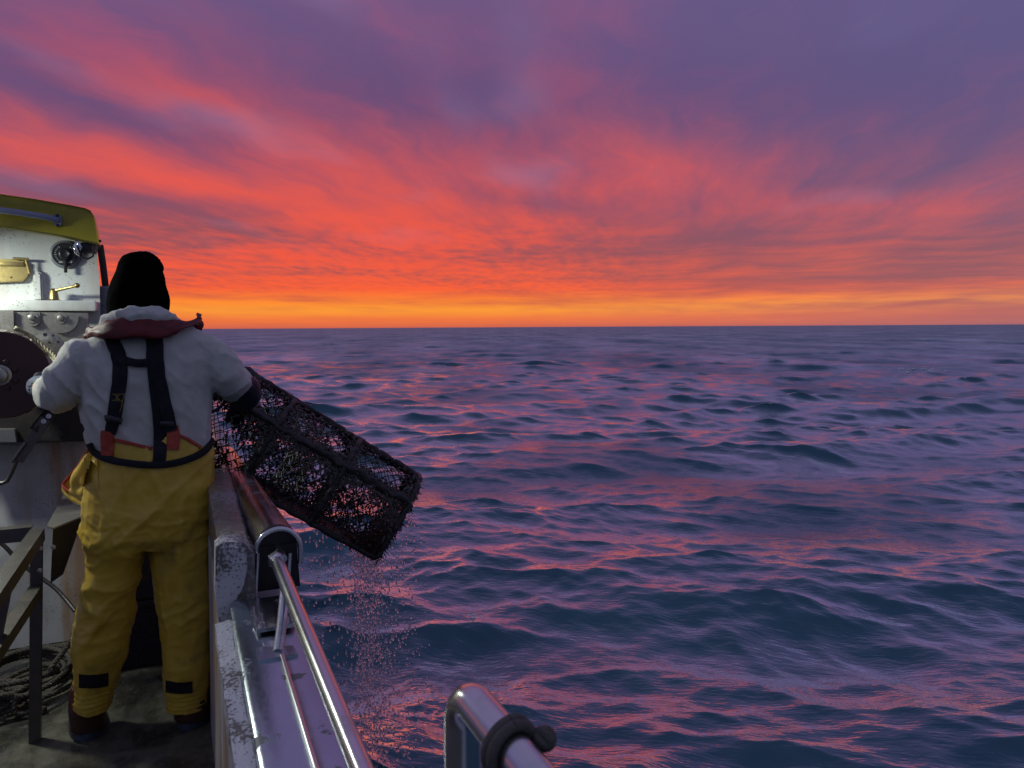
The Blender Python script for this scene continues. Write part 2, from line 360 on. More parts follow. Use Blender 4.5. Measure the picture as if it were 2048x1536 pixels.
# ---------------------------------------------------------------- surface materials
def metal(name, col, rough, scr=0.0, dirt=0.0, dirtcol=(0.08, 0.05, 0.035), metallic=1.0, bump=0.15, streak=(1, 1, 1), scale=9.0, edge=(0.52, 0.72)):
    m, b, bs = mat(name); g = b.new('ShaderNodeTexCoord').outputs['Object']
    gs = b.vm('MULTIPLY', g, streak)
    n = b.noise(gs, scale, 4, 0.6); n2 = b.noise(gs, scale * 9, 3, 0.6)
    d = b.mul(b.smooth(b.noise(g, scale * 0.8, 5, 0.65), *edge), dirt)
    b.put(bs.inputs['Base Color'], b.mix(d, b.mix(n, (*[c * 0.8 for c in col], 1), (*[min(1, c * 1.12) for c in col], 1)), (*dirtcol, 1)))
    b.put(bs.inputs['Metallic'], b.mul(b.sub(1.0, d), metallic))
    b.put(bs.inputs['Roughness'], b.m('ADD', b.mad(n2, 0.16, rough - 0.08), b.mul(d, 0.4), clamp=True))
    if bump:
        bp = b.new('ShaderNodeBump'); bp.inputs['Strength'].default_value = bump; bp.inputs['Distance'].default_value = 0.002
        b.put(bp.inputs['Height'], b.add(n2, n)); b.L.new(bp.outputs[0], bs.inputs['Normal'])
    return m
def paint(name, col, rough=0.45, chips=0.0, chipcol=(0.05, 0.04, 0.035), rust=0.0, stain=0.25, bump=0.2, scale=7.0, speck=0.0):
    m, b, bs = mat(name); g = b.new('ShaderNodeTexCoord').outputs['Object']
    big = b.noise(g, scale * 0.5, 4, 0.6); sm = b.noise(g, scale * 6, 4, 0.65)
    c = b.mix(b.mul(b.smooth(big, 0.42, 0.7), stain), (*col, 1), (*[x * 0.45 for x in col], 1))
    if rust:                                                     # rust that has run down the paint
        st = b.noise(b.vm('MULTIPLY', g, (5.0, 5.0, 0.5)), 1.3, 4, 0.6)
        c = b.mix(b.mul(b.smooth(st, 0.46, 0.66), rust), c, (0.33, 0.17, 0.07, 1))
    rg = rough
    if chips:
        ch = b.smooth(b.add(b.mul(sm, 0.6), b.mul(big, 0.5)), 0.60 - 0.1 * chips, 0.64 - 0.1 * chips)
        c = b.mix(b.mul(ch, 0.9), c, (*chipcol, 1)); rg = b.mad(ch, 0.3, rough)
    if speck:
        sp = b.m('MULTIPLY', b.smooth(b.voro(g, 85), 0.30, 0.16), b.smooth(b.noise(g, 9, 3), 0.47, 0.60))
        c = b.mix(b.mul(sp, speck), c, (0.06, 0.045, 0.035, 1))
    b.put(bs.inputs['Base Color'], c); b.put(bs.inputs['Roughness'], rg)
    bp = b.new('ShaderNodeBump'); bp.inputs['Strength'].default_value = bump; bp.inputs['Distance'].default_value = 0.003
    b.put(bp.inputs['Height'], b.add(sm, big)); b.L.new(bp.outputs[0], bs.inputs['Normal'])
    return m
STEEL = metal('brushed_stainless', (0.62, 0.61, 0.60), 0.22, dirt=0.35, streak=(1, 0.15, 1), bump=0.12)
TUBE = metal('polished_tube', (0.66, 0.65, 0.63), 0.22, dirt=0.45, streak=(1, 0.12, 1), bump=0.06, scale=5)
CAPM = metal('wet_gunwale_steel', (0.46, 0.52, 0.56), 0.22, dirt=0.75, dirtcol=(0.07, 0.06, 0.06), streak=(1, 0.4, 1), bump=0.12, scale=11, edge=(0.585, 0.63))
PLATE = metal('dull_steel_plate', (0.36, 0.34, 0.31), 0.42, dirt=0.5, bump=0.3)
IRON = metal('dark_angle_iron', (0.13, 0.12, 0.11), 0.45, dirt=0.6, dirtcol=(0.10, 0.055, 0.035), bump=0.4)
BLACKM = metal('greasy_black_iron', (0.035, 0.03, 0.03), 0.45, dirt=0.3, metallic=0.6, bump=0.4)
DISCM = metal('brown_hauler_plate', (0.065, 0.032, 0.03), 0.42, dirt=0.4, dirtcol=(0.03, 0.016, 0.014), metallic=0.35, bump=0.5)
BRASS = metal('tarnished_brass', (0.46, 0.36, 0.15), 0.38, dirt=0.9, dirtcol=(0.16, 0.14, 0.05), bump=0.3, scale=22)
CHROME = metal('chrome', (0.8, 0.8, 0.8), 0.06, bump=0.0)
WHITE = paint('worn_white_gelcoat', (0.66, 0.68, 0.66), 0.35, rust=0.22, stain=0.35, speck=0.6)
WHITE_LOW = paint('rust_run_white_paint', (0.50, 0.49, 0.50), 0.5, rust=0.8, stain=0.5, speck=0.6)
CHIPPED = paint('chipped_white_grp', (0.66, 0.65, 0.64), 0.45, chips=0.25, chipcol=(0.13, 0.11, 0.09), stain=0.45, bump=0.8, speck=0.9, scale=17)
WETGRP = paint('wet_grimy_grp', (0.20, 0.17, 0.15), 0.16, chips=0.5, chipcol=(0.30, 0.28, 0.28), stain=0.7, bump=0.7, scale=12)
YELLOW = paint('faded_yellow_gelcoat', (0.40, 0.335, 0.018), 0.32, stain=0.5, bump=0.1)
BLACKP = paint('black_plastic', (0.012, 0.012, 0.014), 0.4, stain=0.2)
DARKBLUE = paint('navy_crate_plastic', (0.008, 0.009, 0.022), 0.45, stain=0.3)
GREYP = paint('grey_plastic', (0.20, 0.21, 0.24), 0.4, stain=0.3)
RAILBLUE = paint('blue_grey_enamel', (0.22, 0.23, 0.36), 0.3, stain=0.4)
WHITEP = paint('white_print', (0.6, 0.6, 0.6), 0.5, stain=0.2, bump=0.02)
DECKM = None
def deck_material():
    m, b, bs = mat('wet_scuffed_deck'); g = b.new('ShaderNodeTexCoord').outputs['Object']
    n = b.noise(g, 3.2, 5, 0.62); f = b.noise(g, 28, 4, 0.65); p = b.noise(b.vm('MULTIPLY', g, (2.2, 1, 1)), 4.5, 4, 0.6)
    c = b.ramp(n, [(0.30, (0.018, 0.017, 0.016)), (0.48, (0.055, 0.052, 0.040)), (0.58, (0.13, 0.12, 0.085)), (0.70, (0.035, 0.031, 0.024))])
    c = b.mix(b.mul(b.smooth(f, 0.55, 0.75), 0.5), c, (0.24, 0.23, 0.21, 1))
    b.put(bs.inputs['Base Color'], c); b.put(bs.inputs['Roughness'], b.smooth(p, 0.40, 0.60, 0.62, 0.14))
    bp = b.new('ShaderNodeBump'); bp.inputs['Strength'].default_value = 0.5; bp.inputs['Distance'].default_value = 0.004
    b.put(bp.inputs['Height'], b.add(b.mul(f, 0.6), n)); b.L.new(bp.outputs[0], bs.inputs['Normal'])
    return m
DECKM = deck_material()

# ---------------------------------------------------------------- the boat: deck, bulwark, gunwale
def sheer(y): return 0.704 + (y - 1.42) * 0.055                    # height of the steel gunwale capping
boat = thing('fishing_boat', 'small working fishing boat with scuffed wet deck, white bulwark and steel gunwale', 'boat', (0, 2.5, 0))
boxo('deck', (-2.2, -1.2, -0.12), (0.20, 7.0, 0.0), DECKM, boat, 0.0)
def strip(name, prof, y0, y1, m, parent, ny=28, jag=0.0, seed=1, zf=sheer):
    """Sweep a closed section (x, height above the capping) along the side of the boat."""
    vs, fs = [], []; n = len(prof); rnd = random.Random(seed)
    for j in range(ny + 1):
        y = y0 + (y1 - y0) * j / ny
        for (x, h) in prof:
            k = jag * rnd.uniform(-1, 1)
            vs.append((x + k * 0.5, y, (zf(y) + h if h > -9 else h + 9) + k))
    for j in range(ny):
        for k in range(n):
            a, c = j * n + k, j * n + (k + 1) % n
            fs.append((a, c, c + n, a + n))
    fs.append(tuple(range(n))[::-1]); fs.append(tuple(ny * n + k for k in range(n)))
    bm = bmesh.new(); bv = [bm.verts.new(v) for v in vs]
    for f in fs: bm.faces.new([bv[i] for i in f])
    return bm_obj(name, bm, m, parent, angle=40)
# hull side and bulwark: inner skin at x = 0.10, outer skin flared to the waterline
strip('bulwark', [(0.085, -9.02), (0.098, -0.055), (0.275, -0.055), (0.30, -0.35), (0.20, -10.6), (0.12, -10.6)], -1.2, 7.0, WHITE_LOW, boat)
strip('bulwark_edge', [(0.080, -0.085), (0.080, -0.028), (0.118, -0.020), (0.130, -0.040), (0.130, -0.075)], -1.2, 2.16, CHIPPED, boat, 60, 0.004)
strip('gunwale_cap', [(0.112, -0.048), (0.121, -0.006), (0.130, 0.0), (0.292, 0.0), (0.300, -0.006), (0.304, -0.050)], -1.2, 2.22, CAPM, boat)
tubeo('cap_bead', [(0.212, y, sheer(y) + 0.004) for y in np.linspace(-0.6, 1.84, 12)], 0.0058, TUBE, boat, 10)
# grimy raised coaming inside the hauling roller, with its chipped aft end
strip('coaming', [(0.098, -0.30), (0.104, 0.122), (0.120, 0.133), (0.182, 0.133), (0.192, 0.120), (0.194, -0.05)], 2.245, 6.5, WETGRP, boat, 40, 0.002)
bm = bmesh.new()
poly = [at(432, 1098, y=2.235), at(447, 1086, y=2.235), at(488, 1088, y=2.235), at(499, 1100, y=2.235), at(503, 1135, y=2.235), at(488, 1170, y=2.235), at(479, 1205, y=2.235), at(462, 1225, y=2.235), at(458, 1268, y=2.235), at(448, 1280, y=2.235), at(437, 1245, y=2.235), at(431, 1190, y=2.235)]
A = [bm.verts.new(p) for p in poly]; Bv = [bm.verts.new(p + Vector((0, 0.09, 0))) for p in poly]
n = len(poly); bm.faces.new(A); bm.faces.new(Bv[::-1])
for k in range(n): bm.faces.new((A[k], Bv[k], Bv[(k + 1) % n], A[(k + 1) % n]))
bmesh.ops.bevel(bm, geom=[e for e in bm.edges if e.verts[0] in A and e.verts[1] in A], offset=0.012, segments=3, affect='EDGES')
bm_obj('coaming_end', bm, CHIPPED, boat, angle=60)
# doubler plate welded round the stanchion foot
pb = [at(512, 1298, z=sheer(1.88) + 0.0), at(586, 1291, z=sheer(1.92)), at(597, 1312, z=sheer(1.85)), at(517, 1328, z=sheer(1.80))]
prismo('doubler_plate', [(p.x, p.y) for p in pb], sheer(1.86) - 0.004, sheer(1.86) + 0.005, CAPM, boat, 'z', 0.0015)

# guard rail running aft from the roller
rail = thing('guard_rail', 'polished steel guard rail tube running along the gunwale beside the roller', 'rail', (0.25, 1.85, sheer(1.85)))
RX = lambda y: 0.252 - (y - 1.18) * 0.004
RZ = lambda y: 0.802 + (y - 1.18) * 0.050
tubeo('rail_tube', [(RX(y), y, RZ(y)) for y in np.linspace(-0.7, 2.19, 20)], 0.0185, TUBE, rail, 24)
latheo('end_nut', (RX(2.20), 2.185, RZ(2.20)), (0, 1, 0), [(0, 0.020), (0.012, 0.026), (0.035, 0.026), (0.045, 0.012)], STEEL, rail, 6)
tubeo('stanchion', [at(556, 1304, z=sheer(1.86)), at(562, 1262, y=1.92), Vector((RX(2.03), 2.03, RZ(2.03)))], 0.0125, TUBE, rail, 16)

# hauling roller on the gunwale
rol = thing('hauling_roller', 'large steel hauling roller on the gunwale under the lifted pot', 'roller', (0.25, 2.3, sheer(2.3)))
RC = Vector((0.262, 2.33, 0.872))
tubeo('roller_drum', [Vector((RC.x - (y - 2.33) * 0.030, y, RC.z - 0.004 + (y - 2.33) * 0.004)) for y in np.linspace(2.318, 3.95, 16)], 0.060, metal('wet_roller_steel', (0.40, 0.38, 0.37), 0.24, dirt=0.6, streak=(1, 0.12, 1), bump=0.2), rol, 36)
latheo('end_plate', (RC.x, 2.306, RC.z), (0, 1, 0), [(0, 0.054), (0.010, 0.054)], BLACKM, rol, 36)
prismo('cheek_plate', [(RC.x - 0.075, sheer(2.3) - 0.01), (RC.x + 0.060, sheer(2.3) - 0.01), (RC.x + 0.052, RC.z), (RC.x - 0.052, RC.z)], 2.294, 2.304, BLACKM, rol)
latheo('axle', (RC.x, 2.19, RZ(2.2) + 0.008), (0, 1, 0), [(0, 0.012), (0.13, 0.012)], STEEL, rol, 12)
hoop = [Vector((RC.x - 0.064, 2.285, sheer(2.28) + 0.03)), Vector((RC.x - 0.062, 2.285, RC.z - 0.03))] + arc((RC.x, 2.285, RC.z - 0.012), (-1, 0, 0), (0, 0, 1), 0.062, 0, math.pi, 16) + [Vector((RC.x + 0.062, 2.285, RC.z - 0.05)), Vector((RC.x + 0.060, 2.285, sheer(2.28) + 0.06))]
tubeo('guard_hoop', hoop, 0.0075, STEEL, rol, 12)
for px0, px1 in ((516, 508), (580, 572)):
    p0 = at(px0, 1106, y=2.275); p1 = at(px1, 1240, y=2.255)
    tubeo('hoop_strut', [p0, p1], 0.0055, STEEL, rol, 10)
tubeo('crossbar', [at(484, 1214, y=2.20), at(575, 1224, y=2.22)], 0.0085, STEEL, rol, 12)
pl = [at(498, 1204, z=sheer(2.25)), at(596, 1205, z=sheer(2.28)), at(592, 1252, z=sheer(2.06)), at(585, 1258, z=sheer(2.06)), at(534, 1266, z=sheer(2.05)), at(514, 1270, z=sheer(2.05))]
prismo('foot_plate', [(p.x, p.y) for p in pl], sheer(2.1) + 0.001, sheer(2.1) + 0.012, STEEL, rol, 'z', 0.0015)
for px, py in ((507, 1236), (523, 1250), (572, 1240)):
    p = at(px, py, z=sheer(2.1) + 0.012)
    latheo('bolt', p, (0, 0, 1), [(0, 0.008), (0.008, 0.008), (0.0085, 0.004), (0.030, 0.004)], STEEL, rol, 8)

# near rail by the camera, its end bent down, with a hose clip of rope round it
nr = thing('near_guard_rail', 'thick polished steel rail end bent downward in the foreground', 'rail', (0.34, 0.85, 0.4))
pA = at(914, 1364, d=0.93); pB = at(1060, 1545, d=0.79); dirn = (pA - pB).normalized()
pE = at(918, 1470, d=0.965)
pts = [pB - dirn * 1.2, pB - dirn * 0.5, pB, pA - dirn * 0.050]
c0 = pA - dirn * 0.050; dn = (pE - pA); dn = Vector((dn.x * 0.3, dn.y * 0.3, -0.9)).normalized()
cen = c0 + dn * 0.036; dd = (dirn - dn * dirn.dot(dn)).normalized()
pts += [cen + (-dn * math.cos(a) + dd * math.sin(a)) * 0.036 for a in [math.pi / 2 * i / 8 for i in range(1, 9)]]
pts += [pts[-1] + dn * 0.12, pts[-1] + dn * 0.36]
tubeo('rail_tube', pts, 0.0222, TUBE, nr, 28)
lash = thing('rope_lashing', 'dark rope lashing knotted round the bent foreground rail end', 'rope', tuple(pA - dirn * 0.11))
ROPEM, rb, rbs = mat('old_rope')
g = rb.new('ShaderNodeTexCoord').outputs['Object']; nn = rb.noise(g, 90, 3, 0.6)
rb.put(rbs.inputs['Base Color'], rb.ramp(nn, [(0.3, (0.025, 0.021, 0.017)), (0.7, (0.105, 0.09, 0.07))])); rbs.inputs['Roughness'].default_value = 0.85
ROPED = paint('black_rope', (0.115, 0.10, 0.085), 0.9, bump=1.0, scale=30)
q0 = pA - dirn * 0.120; nu = Vector((0, 0, 1)); nu = (nu - dirn * nu.dot(dirn)).normalized(); nv = dirn.cross(nu)
for i in range(2):
    qc = q0 - dirn * 0.014 * i
    tubeo('turn', [qc + (nu * math.cos(a) + nv * math.sin(a)) * 0.0275 + dirn * 0.005 * math.sin(a + i) for a in [2 * math.pi * k / 28 for k in range(29)]], 0.0066, ROPED, lash, 8)
bm = bmesh.new(); kc = q0 + nu * 0.006 + (CR * 0.040)
for i in range(3):
    ax = [Vector((1, 0.3, 0.2)), Vector((0.2, 1, -0.4)), Vector((0.3, -0.5, 1))][i].normalized(); e1 = ax.orthogonal().normalized(); e2 = ax.cross(e1)
    tube(bm, [kc + (e1 * math.cos(a) + e2 * math.sin(a)) * 0.008 for a in [2 * math.pi * k / 12 for k in range(13)]], 0.0062, 8)
bm_obj('knot', bm, ROPED, lash, True)

# ---------------------------------------------------------------- wheelhouse
WY = 4.20
wh = thing('wheelhouse', 'white wheelhouse end with yellow rounded roof, lit by a work lamp', 'wheelhouse', (-1.1, 4.7, 0))
def xz(px, py, y): p = at(px, py, y=y); return (p.x, p.z)
def rpx(n, y, px=120, py=560): return (at(px + n, py, y=y) - at(px, py, y=y)).x
top = [xz(0, 455, WY), xz(100, 468, WY), xz(192, 488, WY), xz(199, 560, WY), xz(201, 640, WY), xz(200, 760, WY)]
xl, xr = -1.95, top[-1][0]
def wall_block():
    bm = bmesh.new(); f = [(xl, 0.0), (xl, 1.85), (-1.3, 2.02)] + top + [(xr, 0.0)]
    # the house narrows towards the bow
    k = lambda x, z, t: (xl + (x - xl) * (1 - 0.16 * t), z)
    A = [bm.verts.new((x, WY, z)) for x, z in f]; B_ = [bm.verts.new((*[k(x, z, 1)[0]], WY + 1.9, z)) for x, z in f]
    n = len(f); bm.faces.new(A); bm.faces.new(B_[::-1])
    for i in range(n): bm.faces.new((A[i], B_[i], B_[(i + 1) % n], A[(i + 1) % n]))
    return bm_obj('wall', bm, WHITE, wh)
wall_block()
prismo('lower_wall', [(xl - 0.02, 0.002), (xl - 0.02, xz(0, 884, WY - 0.02)[1]), xz(170, 881, WY - 0.02), (xr + 0.012, 0.002)], WY - 0.02, WY + 0.3, WHITE_LOW, wh, bev=0.004)
RY = 4.13
rp = [xz(0, 388, RY), xz(70, 398, RY), xz(140, 410, RY), xz(170, 416, RY), xz(181, 421, RY), xz(188, 432, RY), xz(193, 458, RY), xz(198, 488, RY), xz(194, 489, RY), xz(120, 472, RY), xz(0, 453, RY)]
bm = bmesh.new(); f = [(xl - 0.03, 1.86), (xl - 0.03, 2.0), (-1.35, 2.22)] + rp + [(-1.3, 2.04)]
n = len(f); ys = [(RY + 0.02, 0.985), (RY, 1.0), (RY + 0.1, 1.0), (RY + 2.0, 0.86)]
cx, cz = -1.1, 2.0; rings = []
for yy, sc in ys: rings.append([bm.verts.new((xl + (x - xl) * (sc if sc < 0.9 else 1.0) if sc != 0.985 else cx + (x - cx) * 0.992, yy, z if sc != 0.985 else cz + (z - cz) * 0.965)) for x, z in f])
bm.faces.new(rings[0]); bm.faces.new(rings[-1][::-1])
for a, c in zip(rings, rings[1:]):
    for i in range(n): bm.faces.new((a[i], c[i], c[(i + 1) % n], a[(i + 1) % n]))
roof = bm_obj('roof', bm, YELLOW, wh, angle=40)
HY = 4.085
tubeo('handrail', [at(-260, 400, y=HY), at(-60, 412, y=HY), at(40, 426, y=HY), at(90, 434, y=HY + 0.004), at(112, 440, y=HY + 0.018), at(116, 441, y=RY + 0.01)], rpx(7.0, HY), RAILBLUE, roof, 14)
c = at(115, 441, y=RY); rw, rh = rpx(8.5, RY), rpx(14, RY) - rpx(8.5, RY)
mp_ = [(c.x + rw * math.cos(t_), c.z + (rh if math.sin(t_) >= 0 else -rh) + rw * math.sin(t_)) for t_ in [2 * math.pi * (k + 0.5) / 24 for k in range(24)]]
prismo('rail_mount', mp_, RY - 0.012, RY + 0.02, RAILBLUE, roof)
for dy in (-10, 10):
    latheo('mount_screw', at(115, 441 + dy, y=RY - 0.012), (0, -1, 0), [(0, 0.007), (0.003, 0.006), (0.004, 0.003)], BLACKP, roof, 10)
# ledge the controls stand on
lz0, lz1 = xz(60, 622, 4.10)[1], xz(60, 600, 4.10)[1]
boxo('ledge', (xl, 4.10, lz0), (xr + 0.005, WY + 0.02, lz1), WHITE, wh, 0.010)
prismo('moulded_pad', [xz(66, 602, 4.17), xz(66, 545, 4.17), xz(71, 540, 4.17), xz(78, 541, 4.17), xz(84, 550, 4.17), xz(86, 602, 4.17)], 4.165, WY + 0.01, WHITE, wh, bev=0.008)
# dial with its pointer
DY = WY - 0.012; dc = at(131, 509, y=DY); R0 = rpx(29.5, DY)
dial = latheo('control_dial', dc, (0, -1, 0), [(-0.012, R0 * 1.10), (0.0, R0 * 1.08), (0.002, R0), (0.012, R0 * 0.97), (0.015, R0 * 0.9)], GREYP, wh, 40)
latheo('dial_face', dc + Vector((0, -0.0152, 0)), (0, -1, 0), [(0, R0 * 0.89), (0.002, R0 * 0.88)], BLACKP, dial, 40)
latheo('knob', dc + Vector((0, -0.017, 0)), (0, -1, 0), [(0, R0 * 0.46), (0.02, R0 * 0.44), (0.024, R0 * 0.38), (0.026, R0 * 0.30), (0.024, R0 * 0.25)], BLACKP, dial, 32)
bm = bmesh.new(); box(bm, (-0.007, -0.03, -R0 * 1.42), (0.007, -0.018, -R0 * 0.35), 0.003)
for v in bm.verts: v.co += dc
bm_obj('pointer', bm, BLACKP, dial, angle=40)
for i in range(26):                                                # graduation marks round the scale
    a = math.radians(120 + i * 300 / 25 + 90) if False else math.radians(-55 + i * 290 / 25)
    M = Matrix.Translation(dc + Vector((0, -0.0178, 0))) @ Matrix.Rotation(-a, 4, 'Y')
    ln = 0.006 if i % 5 else 0.011
    boxo('graduation', (-R0 * 0.66 - ln / 2, -0.001, -0.0009), (-R0 * 0.66 + ln / 2, 0.0002, 0.0009), WHITEP, dial, 0, M)
for sx in (-1, 1):
    M = Matrix.Translation(dc + Vector((sx * R0 * 0.30, -0.0178, -R0 * 0.62)))
    boxo('graduation', (-0.008, -0.001, -0.003), (0.008, 0.0002, 0.003), WHITEP, dial, 0, M)
# chrome hook and cable loop in the corner
ch = at(157, 497, y=4.13)
bm = bmesh.new(); tube(bm, [at(152, 481, y=4.13), at(150, 494, y=4.13), at(153, 505, y=4.13), at(159, 512, y=4.135)], [0.003, 0.010, 0.011, 0.004], 12)
tube(bm, [at(152, 481, y=4.13), at(157, 488, y=4.13), at(162, 496, y=4.13), at(159, 500, y=4.13)], [0.003, 0.009, 0.007, 0.003], 12)
bm_obj('chrome_hook', bm, CHROME, wh, True)
boxo('hook_base', tuple(at(161, 505, y=4.15)), tuple(at(186, 487, y=4.19)), BLACKP, wh, 0.005)
tubeo('cable_loop', [at(160, 508, y=4.14), at(166, 515, y=4.14), at(176, 518, y=4.14), at(185, 513, y=4.14), at(189, 505, y=4.14), at(186, 499, y=4.15)], 0.004, BLACKP, wh, 8)
latheo('roof_knob', at(200, 482, y=RY + 0.04), (1, 0, 0), [(-0.01, 0.003), (-0.004, 0.006), (0.004, 0.006), (0.006, 0.003)], BLACKP, wh, 10)
# brass latch plate, its bar and pin
lat = prismo('brass_latch', [xz(-30, 566, 4.18), xz(-30, 517, 4.18), xz(48, 519, 4.18), xz(58, 545, 4.18), xz(57, 553, 4.18), xz(48, 563, 4.18)], 4.172, 4.198, BRASS, wh, bev=0.003)
tubeo('latch_bar', [at(26, 517, y=4.15), at(58, 518, y=4.15)], 0.006, BRASS, lat, 10)
tubeo('latch_link', [at(52, 519, y=4.155), at(60, 547, y=4.165)], [0.006, 0.008], BRASS, lat, 10)
boxo('latch_fold', tuple(at(-30, 531, y=4.168)), tuple(at(47, 524, y=4.160)), BRASS, lat, 0.002)
latheo('screw_hole', at(23, 555, y=4.1725), (0, -1, 0), [(0, 0.0045), (0.001, 0.004)], BLACKP, lat, 10)
# brass throttle lever standing on the ledge
lc = at(108, 600, y=4.14)
lev = latheo('brass_lever', lc, (0, 0, 1), [(0, 0.030), (0.004, 0.0215), (0.042, 0.0165), (0.048, 0.013), (0.053, 0.006)], BRASS, wh, 24)
tubeo('lever_arm', [lc + Vector((0, 0, 0.042)), at(153, 572, y=4.10)], [0.0085, 0.0055], BRASS, lev, 12)
latheo('lever_ball', at(154, 571, y=4.10), (1, 0, 0.4), [(-0.0125, 0.002), (-0.009, 0.009), (0, 0.0125), (0.009, 0.009), (0.0125, 0.002)], BRASS, lev, 16, 60)
# hose and grey canister beside the house
tubeo('side_hose', [at(200, 490, y=4.5), at(206, 530, y=4.5), at(211, 572, y=4.52)], 0.016, paint('brown_hose', (0.05, 0.035, 0.03), 0.6, bump=1.0, scale=20), wh, 12)
tubeo('side_wire', [at(212, 548, y=4.5), at(217, 575, y=4.51)], 0.0035, BLACKP, wh, 6)
latheo('grey_canister', at(214, 660, y=4.52), (0, 0, 1), [(0, 0.032), (0.125, 0.032), (0.128, 0.036), (0.14, 0.036), (0.143, 0.032), (0.215, 0.031), (0.225, 0.022)], GREYP, wh, 24)

# ---------------------------------------------------------------- work lamp on the wheelhouse, out of the picture to the left
lamp = thing('work_lamp', 'white work lamp on the wheelhouse wall left of the picture', 'lamp', (-1.06, 4.19, 1.98))
LP = Vector((-1.04, 3.72, 1.87)); LD = Vector((0.26, -0.02, -0.97)).normalized()
Ml = Matrix.Translation(LP) @ LD.to_track_quat('Z', 'Y').to_matrix().to_4x4()
boxo('housing', (-0.09, -0.06, -0.09), (0.09, 0.06, -0.004), BLACKP, lamp, 0.01, Ml)
LENSM, lb, lbs = mat('lamp_lens'); lbs.inputs['Emission Color'].default_value = (0.93, 1.0, 0.90, 1); lbs.inputs['Emission Strength'].default_value = 60
boxo('lens', (-0.08, -0.05, -0.003), (0.08, 0.05, 0.004), LENSM, lamp, 0.0, Ml)
tubeo('bracket', [LP + Vector((0, 0.04, 0.02)), LP + Vector((0, 0.32, 0.06)), Vector((LP.x, 4.21, LP.z + 0.06))], 0.012, BLACKP, lamp, 8)
ld = bpy.data.lights.new('work_lamp_light', 'AREA'); ld.shape = 'RECTANGLE'; ld.size = 0.16; ld.size_y = 0.10; ld.energy = 13.5; ld.color = (0.93, 1.0, 0.88)
lo = bpy.data.objects.new('lamp_light', ld); COL.objects.link(lo); lo.parent = lamp
lo.matrix_local = Matrix.Translation(LP + LD * 0.008) @ (-LD).to_track_quat('Z', 'Y').to_matrix().to_4x4()

# ---------------------------------------------------------------- pot hauler on the wheelhouse
hz = thing('pot_hauler', 'dark brown hydraulic pot hauler disc bolted to the wheelhouse', 'winch', (-0.65, 4.0, 1.0))
prismo('back_box', [xz(-140, 884, 4.08), xz(-140, 640, 4.08), xz(20, 640, 4.08), xz(60, 700, 4.08), xz(172, 760, 4.08), xz(172, 882, 4.08)], 4.06, 4.178, BLACKM, hz, bev=0.005)
prismo('bracket_plate', [xz(-140, 700, 4.10), xz(-140, 622, 4.10), xz(178, 626, 4.10), xz(180, 760, 4.10), xz(-20, 780, 4.10)], 4.07, 4.09, PLATE, hz, bev=0.002)
prismo('edge_plate', [xz(-140, 700, 4.06), xz(-140, 621, 4.06), xz(29, 622, 4.06), xz(31, 700, 4.06)], 4.045, 4.068, PLATE, hz, bev=0.002)
hc = at(122, 632, y=4.05); hr = rpx(36, 4.05)
bm = bmesh.new(); prism(bm, [(hc.x + hr * math.cos(a), hc.z + hr * math.sin(a) * 1.08) for a in [math.pi + math.pi * i / 20 for i in range(21)]], 4.05, 4.066)
bm_obj('half_round_plate', bm, PLATE, hz, angle=35)
lug = [xz(52, 624, 4.05)] + [(at(66, 634, y=4.05).x + rpx(14.5, 4.05) * math.cos(a), at(66, 640, y=4.05).z + rpx(14.5, 4.05) * math.sin(a)) for a in [math.pi + math.pi * i / 12 for i in range(13)]] + [xz(80, 624, 4.05)]
prismo('lug_plate', lug, 4.05, 4.066, PLATE, hz, bev=0.0015)
for px, py in ((64, 635), (122, 636)):
    c = at(px, py, y=4.05); w = latheo('washer', c, (0, -1, 0), [(0, rpx(13.5, 4.05)), (0.005, rpx(13, 4.05))], PLATE, hz, 24)
    latheo('bolt_head', c + Vector((0, -0.005, 0)), (0, -1, 0), [(0, rpx(7.6, 4.05)), (0.014, rpx(7.2, 4.05)), (0.016, rpx(5, 4.05))], PLATE, w, 6)
link = prismo('link_plate', [xz(72, 672, 4.0), xz(92, 660, 4.0), xz(118, 672, 4.0), xz(140, 700, 4.0), xz(150, 725, 4.0), xz(110, 735, 4.0)], 3.99, 4.006, STEEL, hz, bev=0.002)
for px, py, r_ in ((90, 669, 4.2), (106, 671, 2.7), (116, 684, 2.6), (99, 685, 2.6)):
    latheo('hole', at(px, py, y=3.9895), (0, -1, 0), [(0, rpx(r_, 4.0)), (0.0006, rpx(r_, 4.0))], BLACKP, link, 14)
DCY = 3.62; dcn = at(1, 750, y=DCY); DR = rpx(101, DCY, 0, 750)
latheo('rear_sheave', dcn + Vector((0, 0.075, 0)), (0, -1, 0), [(0, DR * 0.98), (0.012, DR * 1.03), (0.018, DR * 1.03), (0.060, DR * 0.80)], paint('worn_sheave_rim', (0.42, 0.40, 0.34), 0.4, chips=0.7), hz, 72)
disc = latheo('front_disc', dcn, (0, -1, 0), [(-0.05, DR * 0.78), (-0.012, DR * 0.97), (-0.006, DR), (0.0, DR), (0.003, DR * 0.985), (0.002, DR * 0.5)], DISCM, hz, 96)
hub = latheo('hub', dcn, (0, -1, 0), [(0, rpx(24, DCY)), (0.012, rpx(23, DCY)), (0.014, rpx(17, DCY)), (0.030, rpx(16, DCY)), (0.034, rpx(12, DCY))], PLATE, disc, 40)
for i in range(8):
    a = math.radians(22 + 45 * i); rr = rpx(31, DCY)
    latheo('hub_bolt', dcn + Vector((rr * math.cos(a), -0.002, rr * math.sin(a))), (0, -1, 0), [(0, 0.0115), (0.009, 0.011), (0.011, 0.008)], DISCM, disc, 6)
